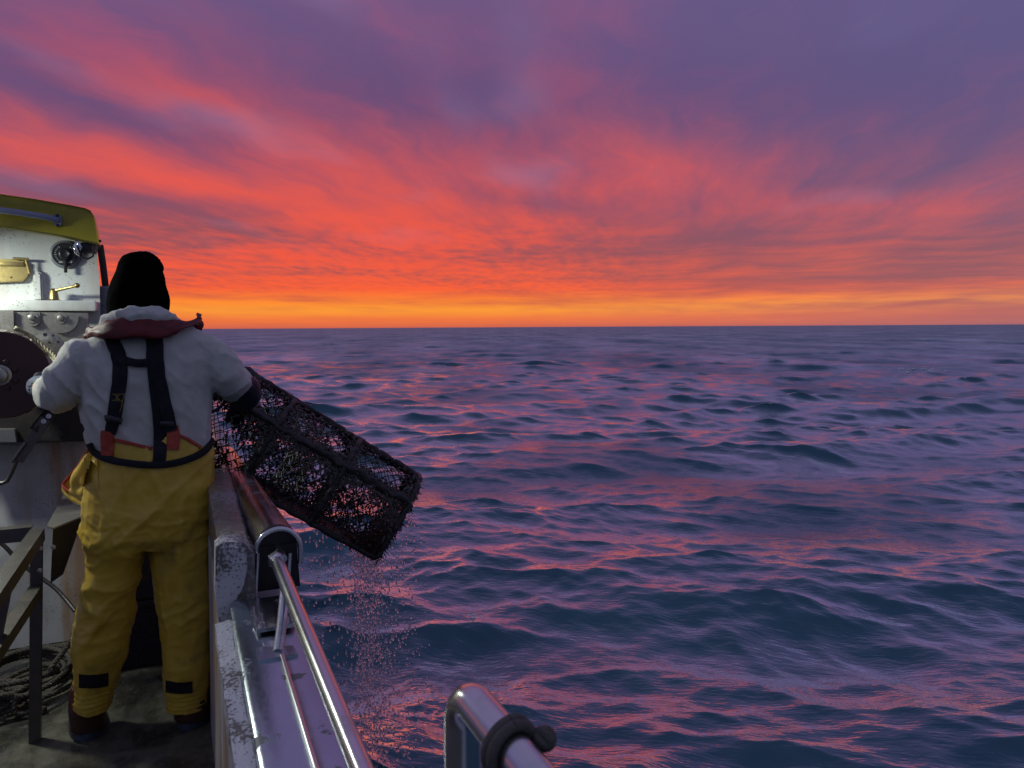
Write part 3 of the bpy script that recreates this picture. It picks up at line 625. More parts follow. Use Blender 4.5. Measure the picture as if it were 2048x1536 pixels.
tubeo('axle_shaft', [dcn + Vector((0, 0.06, 0)), Vector((dcn.x, 4.07, dcn.z))], 0.05, BLACKM, hz, 24)
# lever assembly hanging from the stripper arm
armm = tubeo('lever_arm', [at(120, 800, y=3.72), at(98, 826, y=3.70), at(70, 862, y=3.69)], [0.020, 0.026, 0.030], BLACKM, hz, 10)
bm = bmesh.new(); p0, p1 = at(92, 836, y=3.68), at(38, 922, y=3.68); d_ = (p1 - p0).normalized(); sd_ = Vector((d_.z, 0, -d_.x)) * rpx(11, 3.68)
prism(bm, [((p + s_ * k).x, (p + s_ * k).z) for p, s_, k in ((p0, sd_, 1), (p0, sd_, -1), (p1, sd_, -0.8), (p1, sd_, 0.9))], 3.665, 3.70)
bm_obj('lever_block', bm, IRON, hz, angle=35)
bm = bmesh.new(); p0, p1 = at(57, 883, y=3.66), at(21, 921, y=3.66); p0 = at(60, 880, y=3.66)
tube(bm, [at(52, 885, y=3.66), at(24, 925, y=3.66)], 0.006, 6); bm_obj('lever_rib', bm, IRON, hz, angle=35)
tubeo('lever_rod', [at(34, 920, y=3.68), at(22, 948, y=3.68), at(14, 962, y=3.68), at(4, 967, y=3.68), at(-40, 962, y=3.68)], 0.0085, IRON, hz, 10)
for px, py in ((98, 832), (88, 842)):
    latheo('pin', at(px, py, y=3.66), (0, -1, 0), [(0, 0.010), (0.010, 0.010), (0.010, 0.005), (0.004, 0.004)], STEEL, hz, 14)
latheo('base_bolt', at(124, 866, y=4.055), (0, -1, 0), [(0, 0.022), (0.005, 0.022), (0.006, 0.014), (0.018, 0.013)], BLACKM, hz, 6)
prismo('foot_bracket', [xz(-60, 884, 4.02), xz(-60, 858, 4.02), xz(30, 858, 4.02), xz(34, 884, 4.02)], 4.01, 4.055, PLATE, hz, bev=0.002)

# ---------------------------------------------------------------- ropes
def rope(bm, pts, r, seg_len=0.012, pitch=0.055, strands=3, sides=6):
    """Laid rope: strands wound round the path."""
    pts = [Vector(p) for p in pts]; L = [0.0]
    for a, c in zip(pts, pts[1:]): L.append(L[-1] + (c - a).length)
    n = max(2, int(L[-1] / seg_len)); path = []; j = 0
    for i in range(n + 1):
        s_ = L[-1] * i / n
        while j < len(L) - 2 and L[j + 1] < s_: j += 1
        f_ = (s_ - L[j]) / max(1e-9, L[j + 1] - L[j]); path.append(pts[j].lerp(pts[j + 1], min(1, f_)))
    fr = frame_of(path)
    for k in range(strands):
        sp = [p + (nn_ * math.cos(a) + b_ * math.sin(a)) * r * 0.52 for i, (p, (t_, nn_, b_)) in enumerate(zip(path, fr)) for a in [2 * math.pi * (i * L[-1] / n / pitch + k / strands)]]
        tube(bm, sp, r * 0.56, sides)
def smooth_path(ctrl, n=10):
    P_ = [Vector(c) for c in ctrl]; P_ = [P_[0] * 2 - P_[1]] + P_ + [P_[-1] * 2 - P_[-2]]; out_ = []
    for i in range(1, len(P_) - 2):
        for k in range(n):
            t_ = k / n; a, b_, c, d_ = P_[i - 1], P_[i], P_[i + 1], P_[i + 2]
            out_.append(0.5 * ((2 * b_) + (c - a) * t_ + (2 * a - 5 * b_ + 4 * c - d_) * t_ ** 2 + (3 * b_ - a - 3 * c + d_) * t_ ** 3))
    out_.append(P_[-2]); return out_
hr_ = bmesh.new()
rope(hr_, smooth_path([at(30, 655, y=3.66), at(62, 672, y=3.66), at(86, 692, y=3.64), at(108, 712, y=3.60), at(128, 735, y=3.5)]), 0.0085)
rope(hr_, smooth_path([at(60, 680, y=3.645), at(90, 704, y=3.63), at(104, 716, y=3.60), at(124, 738, y=3.5)]), 0.0075)
o = bm_obj('hauling_rope', hr_, metal('wet_pot_rope', (0.30, 0.26, 0.15), 0.6, metallic=0.0, bump=0.5, scale=40), None, True)
tag(o, 'wet tan rope running off the hauler disc behind the raised sleeve', 'rope')
rnd = random.Random(5)
def coil(name, label, cx_, cy_, rx, ry, turns, z0, r, seed, tail=None):
    rn = random.Random(seed); c_ = []
    for i in range(turns * 10):
        a = 2 * math.pi * i / 10; k = 1 + 0.18 * math.sin(i * 0.37 + seed) + rn.uniform(-0.07, 0.07)
        c_.append((cx_ + rx * k * math.cos(a) + 0.03 * math.sin(i * 0.21), cy_ + ry * k * math.sin(a) + 0.04 * math.cos(i * 0.13 + seed), z0 + r * 1.1 + 0.085 * (i / (turns * 10)) + 0.012 * rn.random()))
    if tail: c_ += tail
    bm = bmesh.new(); rope(bm, smooth_path(c_, 5), r)
    o = bm_obj(name, bm, ROPEM, None, True); return tag(o, label, 'rope', 'ropes on the deck')
coil('coiled_rope', 'loose coil of brown rope on deck behind the angle-iron leg', -0.60, 3.72, 0.17, 0.22, 6, 0.0, 0.0115, 3, [(-0.50, 3.55, 0.12), (-0.44, 3.66, 0.18), (-0.40, 3.82, 0.25), (-0.36, 3.98, 0.24)])
coil('coiled_rope', 'flat scatter of brown rope near the left picture edge', -0.78, 3.50, 0.20, 0.10, 5, 0.0, 0.0115, 8, [(-0.60, 3.40, 0.03), (-0.50, 3.42, 0.02)])
o = tag(tubeo('dark_hose', smooth_path([at(-60, 1050, y=3.95), at(0, 1085, y=3.95), at(28, 1112, y=3.95), at(62, 1142, y=3.95), at(105, 1172, y=3.93), at(128, 1195, y=3.9), at(150, 1222, y=3.85)], 5), 0.0095, IRON, None, 8), 'thin dark hose hanging slantwise before the rusty white wall', 'hose')

# ---------------------------------------------------------------- angle-iron table frame
tf = thing('table_frame', 'rusty dark angle-iron table frame standing left of the fisherman', 'table', (-0.5, 3.19, 0))
TZ = 0.789
def angle(name, p, q, u, v, w, m=IRON, th=0.005):
    """Angle iron from p to q with its two flanges along u and v."""
    p, q, u, v = Vector(p), Vector(q), Vector(u).normalized(), Vector(v).normalized()
    bm = bmesh.new()
    sec = [(0, 0), (w, 0), (w, th), (th, th), (th, w), (0, w)]
    A = [bm.verts.new(p + u * a + v * c) for a, c in sec]; B_ = [bm.verts.new(q + u * a + v * c) for a, c in sec]
    bm.faces.new(A[::-1]); bm.faces.new(B_)
    for i in range(6): bm.faces.new((A[i], A[(i + 1) % 6], B_[(i + 1) % 6], B_[i]))
    return bm_obj(name, bm, m, tf)
K = at(89, 1056, y=3.19); FB = at(80, 1484, z=0.0)
angle('side_rail', K, (K.x - 0.012, 1.7, TZ), (-1, 0, 0), (0, 0, -1), 0.044)
angle('cross_rail', (K.x - 0.045, 3.215, TZ), (-1.25, 3.215, TZ), (0, 1, 0), (0, 0, -1), 0.050)
angle('leg', (K.x - 0.006, 3.175, TZ - 0.006), FB, (-1, 0, 0), (0, 1, 0), 0.036)
LZ = at(86, 1168, y=3.17).z
angle('lower_rail', (K.x - 0.012, 3.165, LZ), (K.x - 0.075, 1.8, LZ - 0.0), (-1, 0, 0), (0, 0, -1), 0.040)
angle('leg', (K.x - 0.010, 2.66, TZ - 0.006), (K.x - 0.055, 2.66, LZ - 0.02), (-1, 0, 0), (0, 1, 0), 0.036)
sp_ = [at(94, 1052, z=TZ), at(139, 968, z=TZ), at(196, 948, z=TZ), at(190, 1018, z=TZ), at(165, 1033, z=TZ), at(118, 1052, z=TZ), at(106, 1057, z=TZ)]
prismo('shelf_plate', [(p.x, p.y) for p in sp_], TZ - 0.004, TZ + 0.002, PLATE, tf, 'z')
ga, gb = at(106, 1058, z=TZ - 0.006), at(168, 1034, z=TZ - 0.006)
bm = bmesh.new(); gl_ = [ga, gb, Vector((gb.x * 0.72 + ga.x * 0.28, gb.y * 0.72 + ga.y * 0.28, TZ - 0.06)), Vector((ga.x + 0.02, ga.y + 0.01, LZ + 0.02)), Vector((ga.x - 0.015, ga.y - 0.01, LZ - 0.0))]
A = [bm.verts.new(p) for p in gl_]; B_ = [bm.verts.new(p + Vector((0.003, 0.006, 0))) for p in gl_]
bm.faces.new(A); bm.faces.new(B_[::-1])
for i in range(5): bm.faces.new((A[i], B_[i], B_[(i + 1) % 5], A[(i + 1) % 5]))
bm_obj('gusset_plate', bm, BLACKM, tf)
for px, py in ((80, 1096), (79, 1140), (106, 1094)):
    latheo('frame_bolt', at(px, py, y=3.17), (0.3, -1, 0), [(0, 0.009), (0.007, 0.009), (0.008, 0.004)], STEEL, tf, 6)
prismo('lower_tray', [(K.x - 0.06, 1.8), (K.x - 0.06, 2.72), (K.x - 0.5, 2.72), (K.x - 0.5, 1.8)], LZ - 0.050, LZ - 0.044, IRON, tf, 'z')

# ---------------------------------------------------------------- fish baskets behind the fisherman's legs
def basket(label, z0, h, y0=3.72, x0=-0.36, x1=0.085):
    t_ = thing('fish_basket', label, 'basket', ((x0 + x1) / 2, y0 + 0.15, z0), 'stacked fish baskets')
    dep = 0.3
    for yy in (y0, y0 + dep):
        bm = bmesh.new()
        nx, nz = 26, max(6, int(h / 0.017))
        for i in range(nx + 1):
            x = x0 + (x1 - x0) * i / nx; box(bm, (x - 0.0055, yy - 0.002, z0 + 0.02), (x + 0.0055, yy + 0.002, z0 + h - 0.03))
        for j in range(nz + 1):
            z = z0 + 0.02 + (h - 0.05) * j / nz; box(bm, (x0, yy - 0.0034, z - 0.0058), (x1, yy + 0.0034, z + 0.0058))
        bm_obj('lattice_wall', bm, DARKBLUE, t_)
    for x in (x0, x1): boxo('side_wall', (x - 0.004, y0 + 0.004, z0), (x + 0.004, y0 + dep - 0.004, z0 + h - 0.03), DARKBLUE, t_, 0.001)
    boxo('basket_floor', (x0 + 0.005, y0 + 0.005, z0 + 0.002), (x1 - 0.005, y0 + dep - 0.005, z0 + 0.012), DARKBLUE, t_, 0.001)
    bm = bmesh.new()
    for (a, c) in (((x0 - 0.014, y0 - 0.014), (x1 + 0.014, y0 + 0.006)), ((x0 - 0.014, y0 + dep - 0.006), (x1 + 0.014, y0 + dep + 0.014)), ((x0 - 0.014, y0 + 0.008), (x0 + 0.006, y0 + dep - 0.008)), ((x1 - 0.006, y0 + 0.008), (x1 + 0.014, y0 + dep - 0.008))):
        box(bm, (*a, z0 + h - 0.030), (*c, z0 + h), 0.004)
    bm_obj('rim', bm, DARKBLUE, t_, angle=35); return t_
basket('dark perforated fish basket on deck, lower of the stacked pair', 0.0, 0.30)
basket('dark perforated fish basket seen between the legs, upper of the stacked pair', 0.303, 0.30)

# ---------------------------------------------------------------- the pot being lifted over the roller
PC = at(752, 1117, y=3.30); PA = (at(430, 940, y=3.30) - PC).normalized()
PU = Vector((PA.z, 0, -PA.x)); PW = (Vector((0, 1, 0)) - PA * 0.20).normalized(); PL = 1.02
if PU.z < 0: PU = -PU
SEC = [(0.0, 0.0), (-0.012, 0.09), (-0.012, 0.18), (0.012, 0.275), (0.075, 0.345), (0.15, 0.39), (0.22, 0.405), (0.29, 0.39), (0.365, 0.345), (0.42, 0.27), (0.435, 0.18), (0.43, 0.09), (0.42, 0.0)]
def pp(a, w, u): return PC + PA * a + PW * w + PU * u
def sec(s):
    i = min(int(s), len(SEC) - 2); f = s - i
    return SEC[i][0] * (1 - f) + SEC[i + 1][0] * f, SEC[i][1] * (1 - f) + SEC[i + 1][1] * f
def pot_surf(a, s):
    w, u = sec(s); e = 1 - 0.05 * math.sin(a / PL * math.pi * 3) ** 2      # net sags between hoops
    return pp(a, 0.21 + (w - 0.21) * e, u * (0.98 if 0 < a < PL else 1) * (0.5 + 0.5 * e))
pot = thing('lobster_pot', 'weed-grown netted lobster pot tilted over the roller, dripping seawater', 'lobster pot', tuple(pp(0.78, 0.21, 0)))
m_, b_, bs_ = mat('weed_fouled_rope'); g = b_.new('ShaderNodeTexCoord').outputs['Object']
b_.put(bs_.inputs['Base Color'], b_.ramp(b_.noise(g, 30, 4, 0.65), [(0.3, (0.004, 0.003, 0.003)), (0.55, (0.014, 0.009, 0.007)), (0.75, (0.035, 0.022, 0.014))])); bs_.inputs['Roughness'].default_value = 0.42
bp = b_.new('ShaderNodeBump'); bp.inputs['Strength'].default_value = 1.0; bp.inputs['Distance'].default_value = 0.01
b_.put(bp.inputs['Height'], b_.noise(g, 60, 4, 0.7)); b_.L.new(bp.outputs[0], bs_.inputs['Normal']); POTM = m_
NETM = paint('black_twine', (0.006, 0.005, 0.006), 0.45, stain=0.2)
prn = random.Random(21)
def rough_bar(name, pts, r, jit=0.35, seg=9):
    P_ = smooth_path(pts, 12) if len(pts) > 2 else [Vector(pts[0]).lerp(Vector(pts[1]), i / 40) for i in range(41)]
    bm = bmesh.new(); rings = tube(bm, P_, r, seg)
    for rg in rings:
        for v in rg: v.co += Vector((mnoise.noise(v.co * 35), mnoise.noise(v.co * 35 + Vector((9, 0, 0))), mnoise.noise(v.co * 35 + Vector((0, 9, 0))))) * r * jit * 1.6
    return bm_obj(name, bm, POTM, pot, True)
for w in (0.0, 0.42): rough_bar('base_bar', [pp(0, w, 0), pp(PL, w, 0)], 0.013)
for a in (0.0, PL): rough_bar('base_bar', [pp(a, 0, 0), pp(a, 0.42, 0)], 0.013)
for a in (0.0, 0.34, 0.68, PL): rough_bar('hoop', [pp(a, *sec(s)) for s in range(len(SEC))], 0.014)
for s in (3, 9): rough_bar('side_rail', [pp(0, *sec(s)), pp(PL, *sec(s))], 0.0165, 0.6)
rough_bar('ridge_bar', [pp(0, *sec(5.6)), pp(PL, *sec(5.6))], 0.017, 0.5)
for w in (0.08, 0.15, 0.22, 0.29, 0.36):
    bm = bmesh.new(); box(bm, (0, -0.022, -0.005), (PL, 0.022, 0.004), 0.002)
    M = Matrix((( PA.x, PW.x, PU.x, 0), (PA.y, PW.y, PU.y, 0), (PA.z, PW.z, PU.z, 0), (0, 0, 0, 1)))
    for v in bm.verts: v.co = pp(0, w, -0.004) + M.to_3x3() @ v.co
    bm_obj('base_slat', bm, POTM, pot)
# netting: diamond meshes knotted on the frame
def strand(bm, p, q, r=0.0019):
    d = (q - p); L = d.length
    if L < 1e-5: return
    d /= L; n = d.orthogonal().normalized(); c = d.cross(n)
    A = [bm.verts.new(p + (n * math.cos(t) + c * math.sin(t)) * r) for t in (0, 2.094, 4.189)]
    B_ = [bm.verts.new(q + (n * math.cos(t) + c * math.sin(t)) * r) for t in (0, 2.094, 4.189)]
    for k in range(3): bm.faces.new((A[k], A[(k + 1) % 3], B_[(k + 1) % 3], B_[k]))
def net(name, f, nu, nv, jit=0.004, r=0.0019):
    bm = bmesh.new(); G = {}
    for i in range(nu + 1):
        for j in range(nv + 1):
            if (i + j) % 2 == 0:
                G[i, j] = f(i / nu, j / nv) + Vector((prn.gauss(0, jit), prn.gauss(0, jit), prn.gauss(0, jit)))
    for (i, j), p in G.items():
        for dj in (-1, 1):
            q = G.get((i + 1, j + dj))
            if q is not None: strand(bm, p, q, r)
    for p in list(G.values())[::1]:
        rr = r * 2.0; vs = [bm.verts.new(p + Vector(k) * rr) for k in ((1, 0, 0), (-1, 0, 0), (0, 1, 0), (0, -1, 0), (0, 0, 1), (0, 0, -1))]
        for a, c, d in ((0, 2, 4), (2, 1, 4), (1, 3, 4), (3, 0, 4), (2, 0, 5), (1, 2, 5), (3, 1, 5), (0, 3, 5)): bm.faces.new((vs[a], vs[c], vs[d]))
    return bm_obj(name, bm, NETM, pot)
net('net_cover', lambda t, s: pot_surf(0.005 + t * (PL - 0.01), s * (len(SEC) - 1)), 48, 40, 0.0025, r=0.0023)
for a in (0.0, PL): net('end_net', lambda t, s, a=a: pp(a, 0.21 + (sec(12 * (0.5 - abs(s - 0.5)))[0] if False else (s - 0.5) * 0.42), t * (sec(6)[1] * math.sqrt(max(0.0, 1 - ((s - 0.5) * 1.85) ** 2 * 0.9)))), 22, 24)
net('inner_net', lambda t, s: pp(0.45 + 0.12 * math.sin(s * 3.1), 0.03 + s * 0.36, 0.02 + t * 0.33), 22, 22, 0.008)
bm = bmesh.new(); tube(bm, [pp(0.965 + 0.060 * math.cos(a), -0.012 + 0.02 * math.sin(a), 0.235 + 0.060 * math.sin(a)) for a in [2 * math.pi * k / 24 for k in range(25)]], 0.007, 8)
bm_obj('entrance_ring', bm, NETM, pot, True)
# weed and growth: thick on the bars, patchy on the net
WEED = []
for nm, c1, c2, rg in (('red_weed', (0.020, 0.006, 0.004), (0.075, 0.020, 0.010), 0.28), ('brown_weed', (0.008, 0.005, 0.004), (0.035, 0.020, 0.010), 0.25), ('olive_weed', (0.018, 0.018, 0.007), (0.055, 0.050, 0.020), 0.3)):
    m_, b_, bs_ = mat(nm); g = b_.new('ShaderNodeTexCoord').outputs['Object']
    b_.put(bs_.inputs['Base Color'], b_.ramp(b_.noise(g, 45, 2, 0.6), [(0.35, c1), (0.7, c2)])); bs_.inputs['Roughness'].default_value = rg; WEED.append(m_)
def weed_mesh(name, n, m, seed, bar_share, size):
    rn = random.Random(seed); vs, fs = [], []
    k = 0; tries = 0
    while k < n and tries < n * 12:
        tries += 1
        a = rn.uniform(0.01, PL); s = rn.uniform(0, 12)
        if rn.random() < bar_share:
            q = rn.random()
            if q < 0.5: s = min(12, max(0.12, rn.choice((3, 3, 5.6, 5.6, 9, 11.8)) + rn.gauss(0, 0.22)))
            else: a = rn.choice((0.014, 0.34, 0.68, PL)) + rn.gauss(0, 0.014)
        else:
            dens = mnoise.noise(Vector((a * 4.2, s * 0.42, 3.0 + seed * 0.1))) + 0.16
            if s < 2.6:                                           # the near side: two open windows in the growth
                dens += 0.22
                for aw, sw, ra, rs in ((0.64, 1.85, 0.09, 0.65), (0.25, 1.4, 0.12, 0.85), (0.45, 1.1, 0.07, 0.6), (0.90, 2.0, 0.06, 0.5)):
                    dens -= 2.4 * math.exp(-((a - aw) / ra) ** 2 - ((s - sw) / rs) ** 2)
            if 3.2 < s < 5.6 and a < 0.42: dens -= 0.55           # clear netting near the outer end
            if rn.random() > dens * 1.5: continue
        w, u = sec(min(11.999, max(0, s))); p = pp(a, w, u)
        outw = ((PW * (w - 0.21)) + PU * (u - 0.16)).normalized()
        d = Vector((rn.gauss(0, 1), rn.gauss(0, 1), rn.gauss(-0.5, 1))).normalized(); d = (d - outw * d.dot(outw) * 0.85 + outw * rn.uniform(-0.15, 0.15)).normalized()
        L = size * rn.uniform(0.5, 1.7); sd = d.cross(outw); sd = (sd if sd.length > 1e-3 else d.orthogonal()).normalized() * size * rn.uniform(0.10, 0.28)
        p = p + outw * rn.uniform(-0.006, 0.006); q1 = p + d * L * 0.5 + outw * 0.15 * L * rn.uniform(-1, 1); q2 = p + d * L + Vector((0, 0, -1)) * L * rn.uniform(0, 0.2)
        i0 = len(vs); vs += [p - sd * 0.5, p + sd * 0.5, q1 + sd, q1 - sd, q2 + sd * 0.25, q2 - sd * 0.25]
        fs += [(i0, i0 + 1, i0 + 2, i0 + 3), (i0 + 3, i0 + 2, i0 + 4, i0 + 5)]; k += 1
    o = obj(name, vs, fs, m, pot); o['kind'] = 'stuff'; return o
weed_mesh('seaweed', 8000, WEED[1], 1, 0.40, 0.020)
weed_mesh('seaweed', 5600, WEED[0], 2, 0.15, 0.021)
weed_mesh('seaweed', 1500, WEED[2], 3, 0.4, 0.022)
# lumps of shell and sponge
bm = bmesh.new(); rn = random.Random(4)
for i in range(420):
    a = rn.uniform(0, PL); s = rn.choice((rn.uniform(0, 12), rn.uniform(2.7, 6.2), 0.05, 3, 5.6)) ; s = min(11.99, max(0, s + rn.gauss(0, 0.1)))
    if s < 2.6 and rn.random() < 0.6: continue
    c = pp(a, *sec(s)); r_ = bmesh.ops.create_icosphere(bm, subdivisions=1, radius=rn.uniform(0.003, 0.010))
    for v in r_['verts']: v.co = c + Vector((v.co.x * rn.uniform(0.7, 1.4), v.co.y * rn.uniform(0.7, 1.4), v.co.z * rn.uniform(0.7, 1.4)))
o = bm_obj('shell_growth', bm, paint('shell_growth', (0.06, 0.05, 0.042), 0.4, stain=0.8, scale=30), pot); o['kind'] = 'stuff'

# seawater streaming off the pot
bm = bmesh.new(); rn = random.Random(9)
def drop(c, r, st):
    vs = []
    for k, (h, q) in enumerate(((-1, 0.0), (-0.5, 0.8), (0.1, 1.0), (0.7, 0.55), (1.25, 0.0))):
        if q == 0: vs.append([bm.verts.new(c + Vector((0, 0, h * r * st)))])
        else: vs.append([bm.verts.new(c + Vector((math.cos(t) * q * r, math.sin(t) * q * r, h * r * st))) for t in (0, 0.898, 1.795, 2.693, 3.59, 4.488, 5.386)])
    for A, B_ in zip(vs, vs[1:]):
        for k in range(7):
            if len(A) == 1: bm.faces.new((A[0], B_[(k + 1) % 7], B_[k]))
            elif len(B_) == 1: bm.faces.new((A[k], A[(k + 1) % 7], B_[0]))
            else: bm.faces.new((A[k], A[(k + 1) % 7], B_[(k + 1) % 7], B_[k]))
for i in range(2600):
    q = rn.random()
    if q < 0.70: src = pp(rn.uniform(-0.02, 0.10) + rn.gauss(0, 0.02), rn.uniform(0, 0.42), rn.choice((0.0, 0.0, rn.uniform(0, 0.3))))
    elif q < 0.9: src = pp(abs(rn.gauss(0, 0.30)), rn.uniform(0, 0.42), 0.0)
    else: src = pp(-0.02, rn.uniform(0, 0.42), rn.uniform(0, 0.38))
    t = rn.random() ** 1.3; z = src.z - 0.02 - t * (src.z + 0.78)
    if z < -0.74: continue
    c = Vector((src.x + rn.gauss(0, 0.012 + 0.03 * t), src.y + rn.gauss(0, 0.02 + 0.03 * t), z))
    drop(c, rn.uniform(0.0020, 0.0052) * (1.0 if rn.random() < 0.8 else 1.4), rn.uniform(1.1, 3.2))
WATERM, wb, wbs = mat('falling_water'); wbs.inputs['Base Color'].default_value = (1, 1, 1, 1)
wbs.inputs['Transmission Weight'].default_value = 1.0; wbs.inputs['IOR'].default_value = 1.33; wbs.inputs['Roughness'].default_value = 0.0
o = bm_obj('water_drips', bm, WATERM, None, True); tag(o, 'seawater drops falling from the lifted pot', 'water', kind='stuff')

# ---------------------------------------------------------------- the fisherman
from mathutils.bvhtree import BVHTree
man = thing('person', 'person in white sweatshirt, yellow oilskin trousers and black beanie hauling a pot', 'person', (-0.12, 3.15, 0))
def cloth_mat(name, c1, c2, rough, sc, bump, grime=None, gr=0.0, fine=260, sheen=0.0, spec=0.25):
    m, b, bs = mat(name); g = b.new('ShaderNodeTexCoord').outputs['Object']
    c = b.ramp(b.noise(g, sc, 4, 0.6), [(0.3, c1), (0.7, c2)])
    if grime:
        gz = b.noise(g, 4.5, 5, 0.62); c = b.mix(b.mul(b.smooth(gz, 0.50, 0.72), gr), c, (*grime, 1))
    b.put(bs.inputs['Base Color'], c); bs.inputs['Roughness'].default_value = rough
    bs.inputs['Specular IOR Level'].default_value = spec
    if sheen: bs.inputs['Sheen Weight'].default_value = sheen
    bp = b.new('ShaderNodeBump'); bp.inputs['Strength'].default_value = bump; bp.inputs['Distance'].default_value = 0.0015
    b.put(bp.inputs['Height'], b.add(b.noise(g, fine, 2, 0.6), b.mul(b.noise(g, 30, 3, 0.6), 1.5))); b.L.new(bp.outputs[0], bs.inputs['Normal'])
    return m
OIL = cloth_mat('yellow_oilskin', (0.53, 0.340, 0.032), (0.66, 0.440, 0.052), 0.36, 9, 0.35, (0.10, 0.068, 0.028), 0.8, spec=0.5)
SHIRT = cloth_mat('grey_white_sweatshirt', (0.50, 0.49, 0.43), (0.64, 0.62, 0.55), 0.85, 14, 0.6, (0.30, 0.27, 0.24), 0.25, sheen=0.2)
BLACKW = cloth_mat('black_webbing', (0.006, 0.006, 0.009), (0.014, 0.014, 0.018), 0.65, 60, 0.6)
REDTRIM = cloth_mat('red_orange_trim', (0.33, 0.050, 0.030), (0.45, 0.075, 0.045), 0.5, 40, 0.4, (0.12, 0.03, 0.02), 0.5)
REDVEST = cloth_mat('dark_red_lifejacket', (0.10, 0.013, 0.014), (0.16, 0.020, 0.020), 0.5, 25, 0.5, (0.06, 0.012, 0.012), 0.6)
WOOL = cloth_mat('black_knit_wool', (0.0012, 0.0012, 0.0014), (0.003, 0.003, 0.003), 0.95, 50, 1.0, spec=0.02)
GLOVE = cloth_mat('navy_rubber_glove', (0.008, 0.009, 0.016), (0.018, 0.019, 0.032), 0.5, 25, 0.5)
CUFFM = cloth_mat('blue_knit_cuff', (0.03, 0.04, 0.075), (0.12, 0.14, 0.19), 0.85, 90, 0.6)
BOOT = cloth_mat('brown_rubber_boot', (0.040, 0.016, 0.011), (0.075, 0.030, 0.020), 0.34, 18, 0.4, (0.02, 0.015, 0.012), 0.5)
SOLE = cloth_mat('blue_grey_sole', (0.03, 0.04, 0.06), (0.06, 0.075, 0.10), 0.6, 30, 0.5)
SKIN = cloth_mat('skin', (0.30, 0.16, 0.11), (0.36, 0.20, 0.14), 0.5, 12, 0.2)
MY = 3.12
def ring(bm, L, R, ry, n=28, e=2.35):
    c = (L + R) / 2; ux = (R - L) / 2; out_ = []
    for k in range(n):
        a = 2 * math.pi * k / n; ca, sa = math.cos(a), math.sin(a)
        out_.append(bm.verts.new(c + ux * (abs(ca) ** (2 / e)) * (1 if ca >= 0 else -1) + Vector((0, ry, 0)) * (abs(sa) ** (2 / e)) * (1 if sa >= 0 else -1)))
    return out_
def loft(bm, rows, y=MY, n=28, e=2.35):
    """rows: (left px, left py, right px, right py, half depth[, plane y])"""
    rs = [ring(bm, at(r[0], r[1], y=r[5] if len(r) > 5 else y), at(r[2], r[3], y=r[5] if len(r) > 5 else y), r[4], n, e) for r in rows]
    for a, c in zip(rs, rs[1:]):
        for k in range(n): bm.faces.new((a[k], a[(k + 1) % n], c[(k + 1) % n], c[k]))
    bm.faces.new(rs[0][::-1]); bm.faces.new(rs[-1])
def ball(bm, c, r, sub=3, s=(1, 1, 1)):
    for v in bmesh.ops.create_icosphere(bm, subdivisions=sub, radius=r)['verts']: v.co = Vector(c) + Vector((v.co.x * s[0], v.co.y * s[1], v.co.z * s[2]))
def fuse(name, bm, m, parent, voxel=0.007, smooth=5, disp=None, cut=None):
    """Join overlapping volumes into one continuous skin, then work folds into it."""
    bmesh.ops.recalc_face_normals(bm, faces=bm.faces)
    me = bpy.data.meshes.new(name); bm.to_mesh(me); bm.free()
    o = bpy.data.objects.new(name, me); COL.objects.link(o)
    r = o.modifiers.new('r', 'REMESH'); r.mode = 'VOXEL'; r.voxel_size = voxel; r.use_smooth_shade = True
    if smooth:
        s = o.modifiers.new('s', 'SMOOTH'); s.iterations = smooth; s.factor = 0.5
    dg = bpy.context.evaluated_depsgraph_get(); m2 = bpy.data.meshes.new_from_object(o.evaluated_get(dg))
    o.modifiers.clear(); o.data = m2; m2.name = name
    if disp:
        n = len(m2.vertices); co = np.empty(n * 3); m2.vertices.foreach_get('co', co); co = co.reshape(-1, 3)
        no = np.empty(n * 3); m2.vertices.foreach_get('normal', no); no = no.reshape(-1, 3)
        d = np.array([disp(Vector(p), Vector(q)) for p, q in zip(co, no)]); co = co + no * d[:, None]
        m2.vertices.foreach_set('co', co.ravel()); m2.update()
    if cut:
        b2 = bmesh.new(); b2.from_mesh(m2); bmesh.ops.delete(b2, geom=[v for v in b2.verts if cut(v.co)], context='VERTS'); b2.to_mesh(m2); b2.free()
    m2.materials.clear(); m2.materials.append(m); o.parent = parent
    m2.polygons.foreach_set('use_smooth', [True] * len(m2.polygons)); return o
def ridge(p, sharp=2.0): return (1 - abs(mnoise.noise(p)) * 1.6) ** sharp if abs(mnoise.noise(p)) < 0.6 else 0.0

# body under the clothes, head turned to the bow
bm = bmesh.new()
hc_ = at(278, 585, y=3.17)
ball(bm, hc_, 0.088, 3, (0.86, 1.08, 1.22)); ball(bm, hc_ + Vector((0, 0.055, -0.065)), 0.05, 2, (1, 1, 0.9))
ball(bm, hc_ + Vector((0, 0.104, -0.018)), 0.017, 2, (0.8, 1.1, 1.4)); ball(bm, hc_ + Vector((0, 0.088, -0.062)), 0.018, 2, (1.5, 0.7, 0.5))
for sx in (-1, 1): ball(bm, hc_ + Vector((sx * 0.078, 0.0, -0.01)), 0.022, 2, (0.45, 0.8, 1.4))
shL, shR = at(185, 705, y=3.13), at(405, 695, y=3.13); elL, elR = at(116, 792, y=3.12), at(460, 757, y=3.11)
haL, haR = at(74, 772, y=3.48), at(487, 796, y=3.27)
tube(bm, [hc_ + Vector((0, -0.01, -0.07)), at(288, 690, y=3.12)], 0.058, 16)
tube(bm, [at(290, 680, y=3.12), at(295, 800, y=3.13), at(298, 960, y=3.14), at(298, 1060, y=3.14)], [0.10, 0.115, 0.115, 0.10], 20)
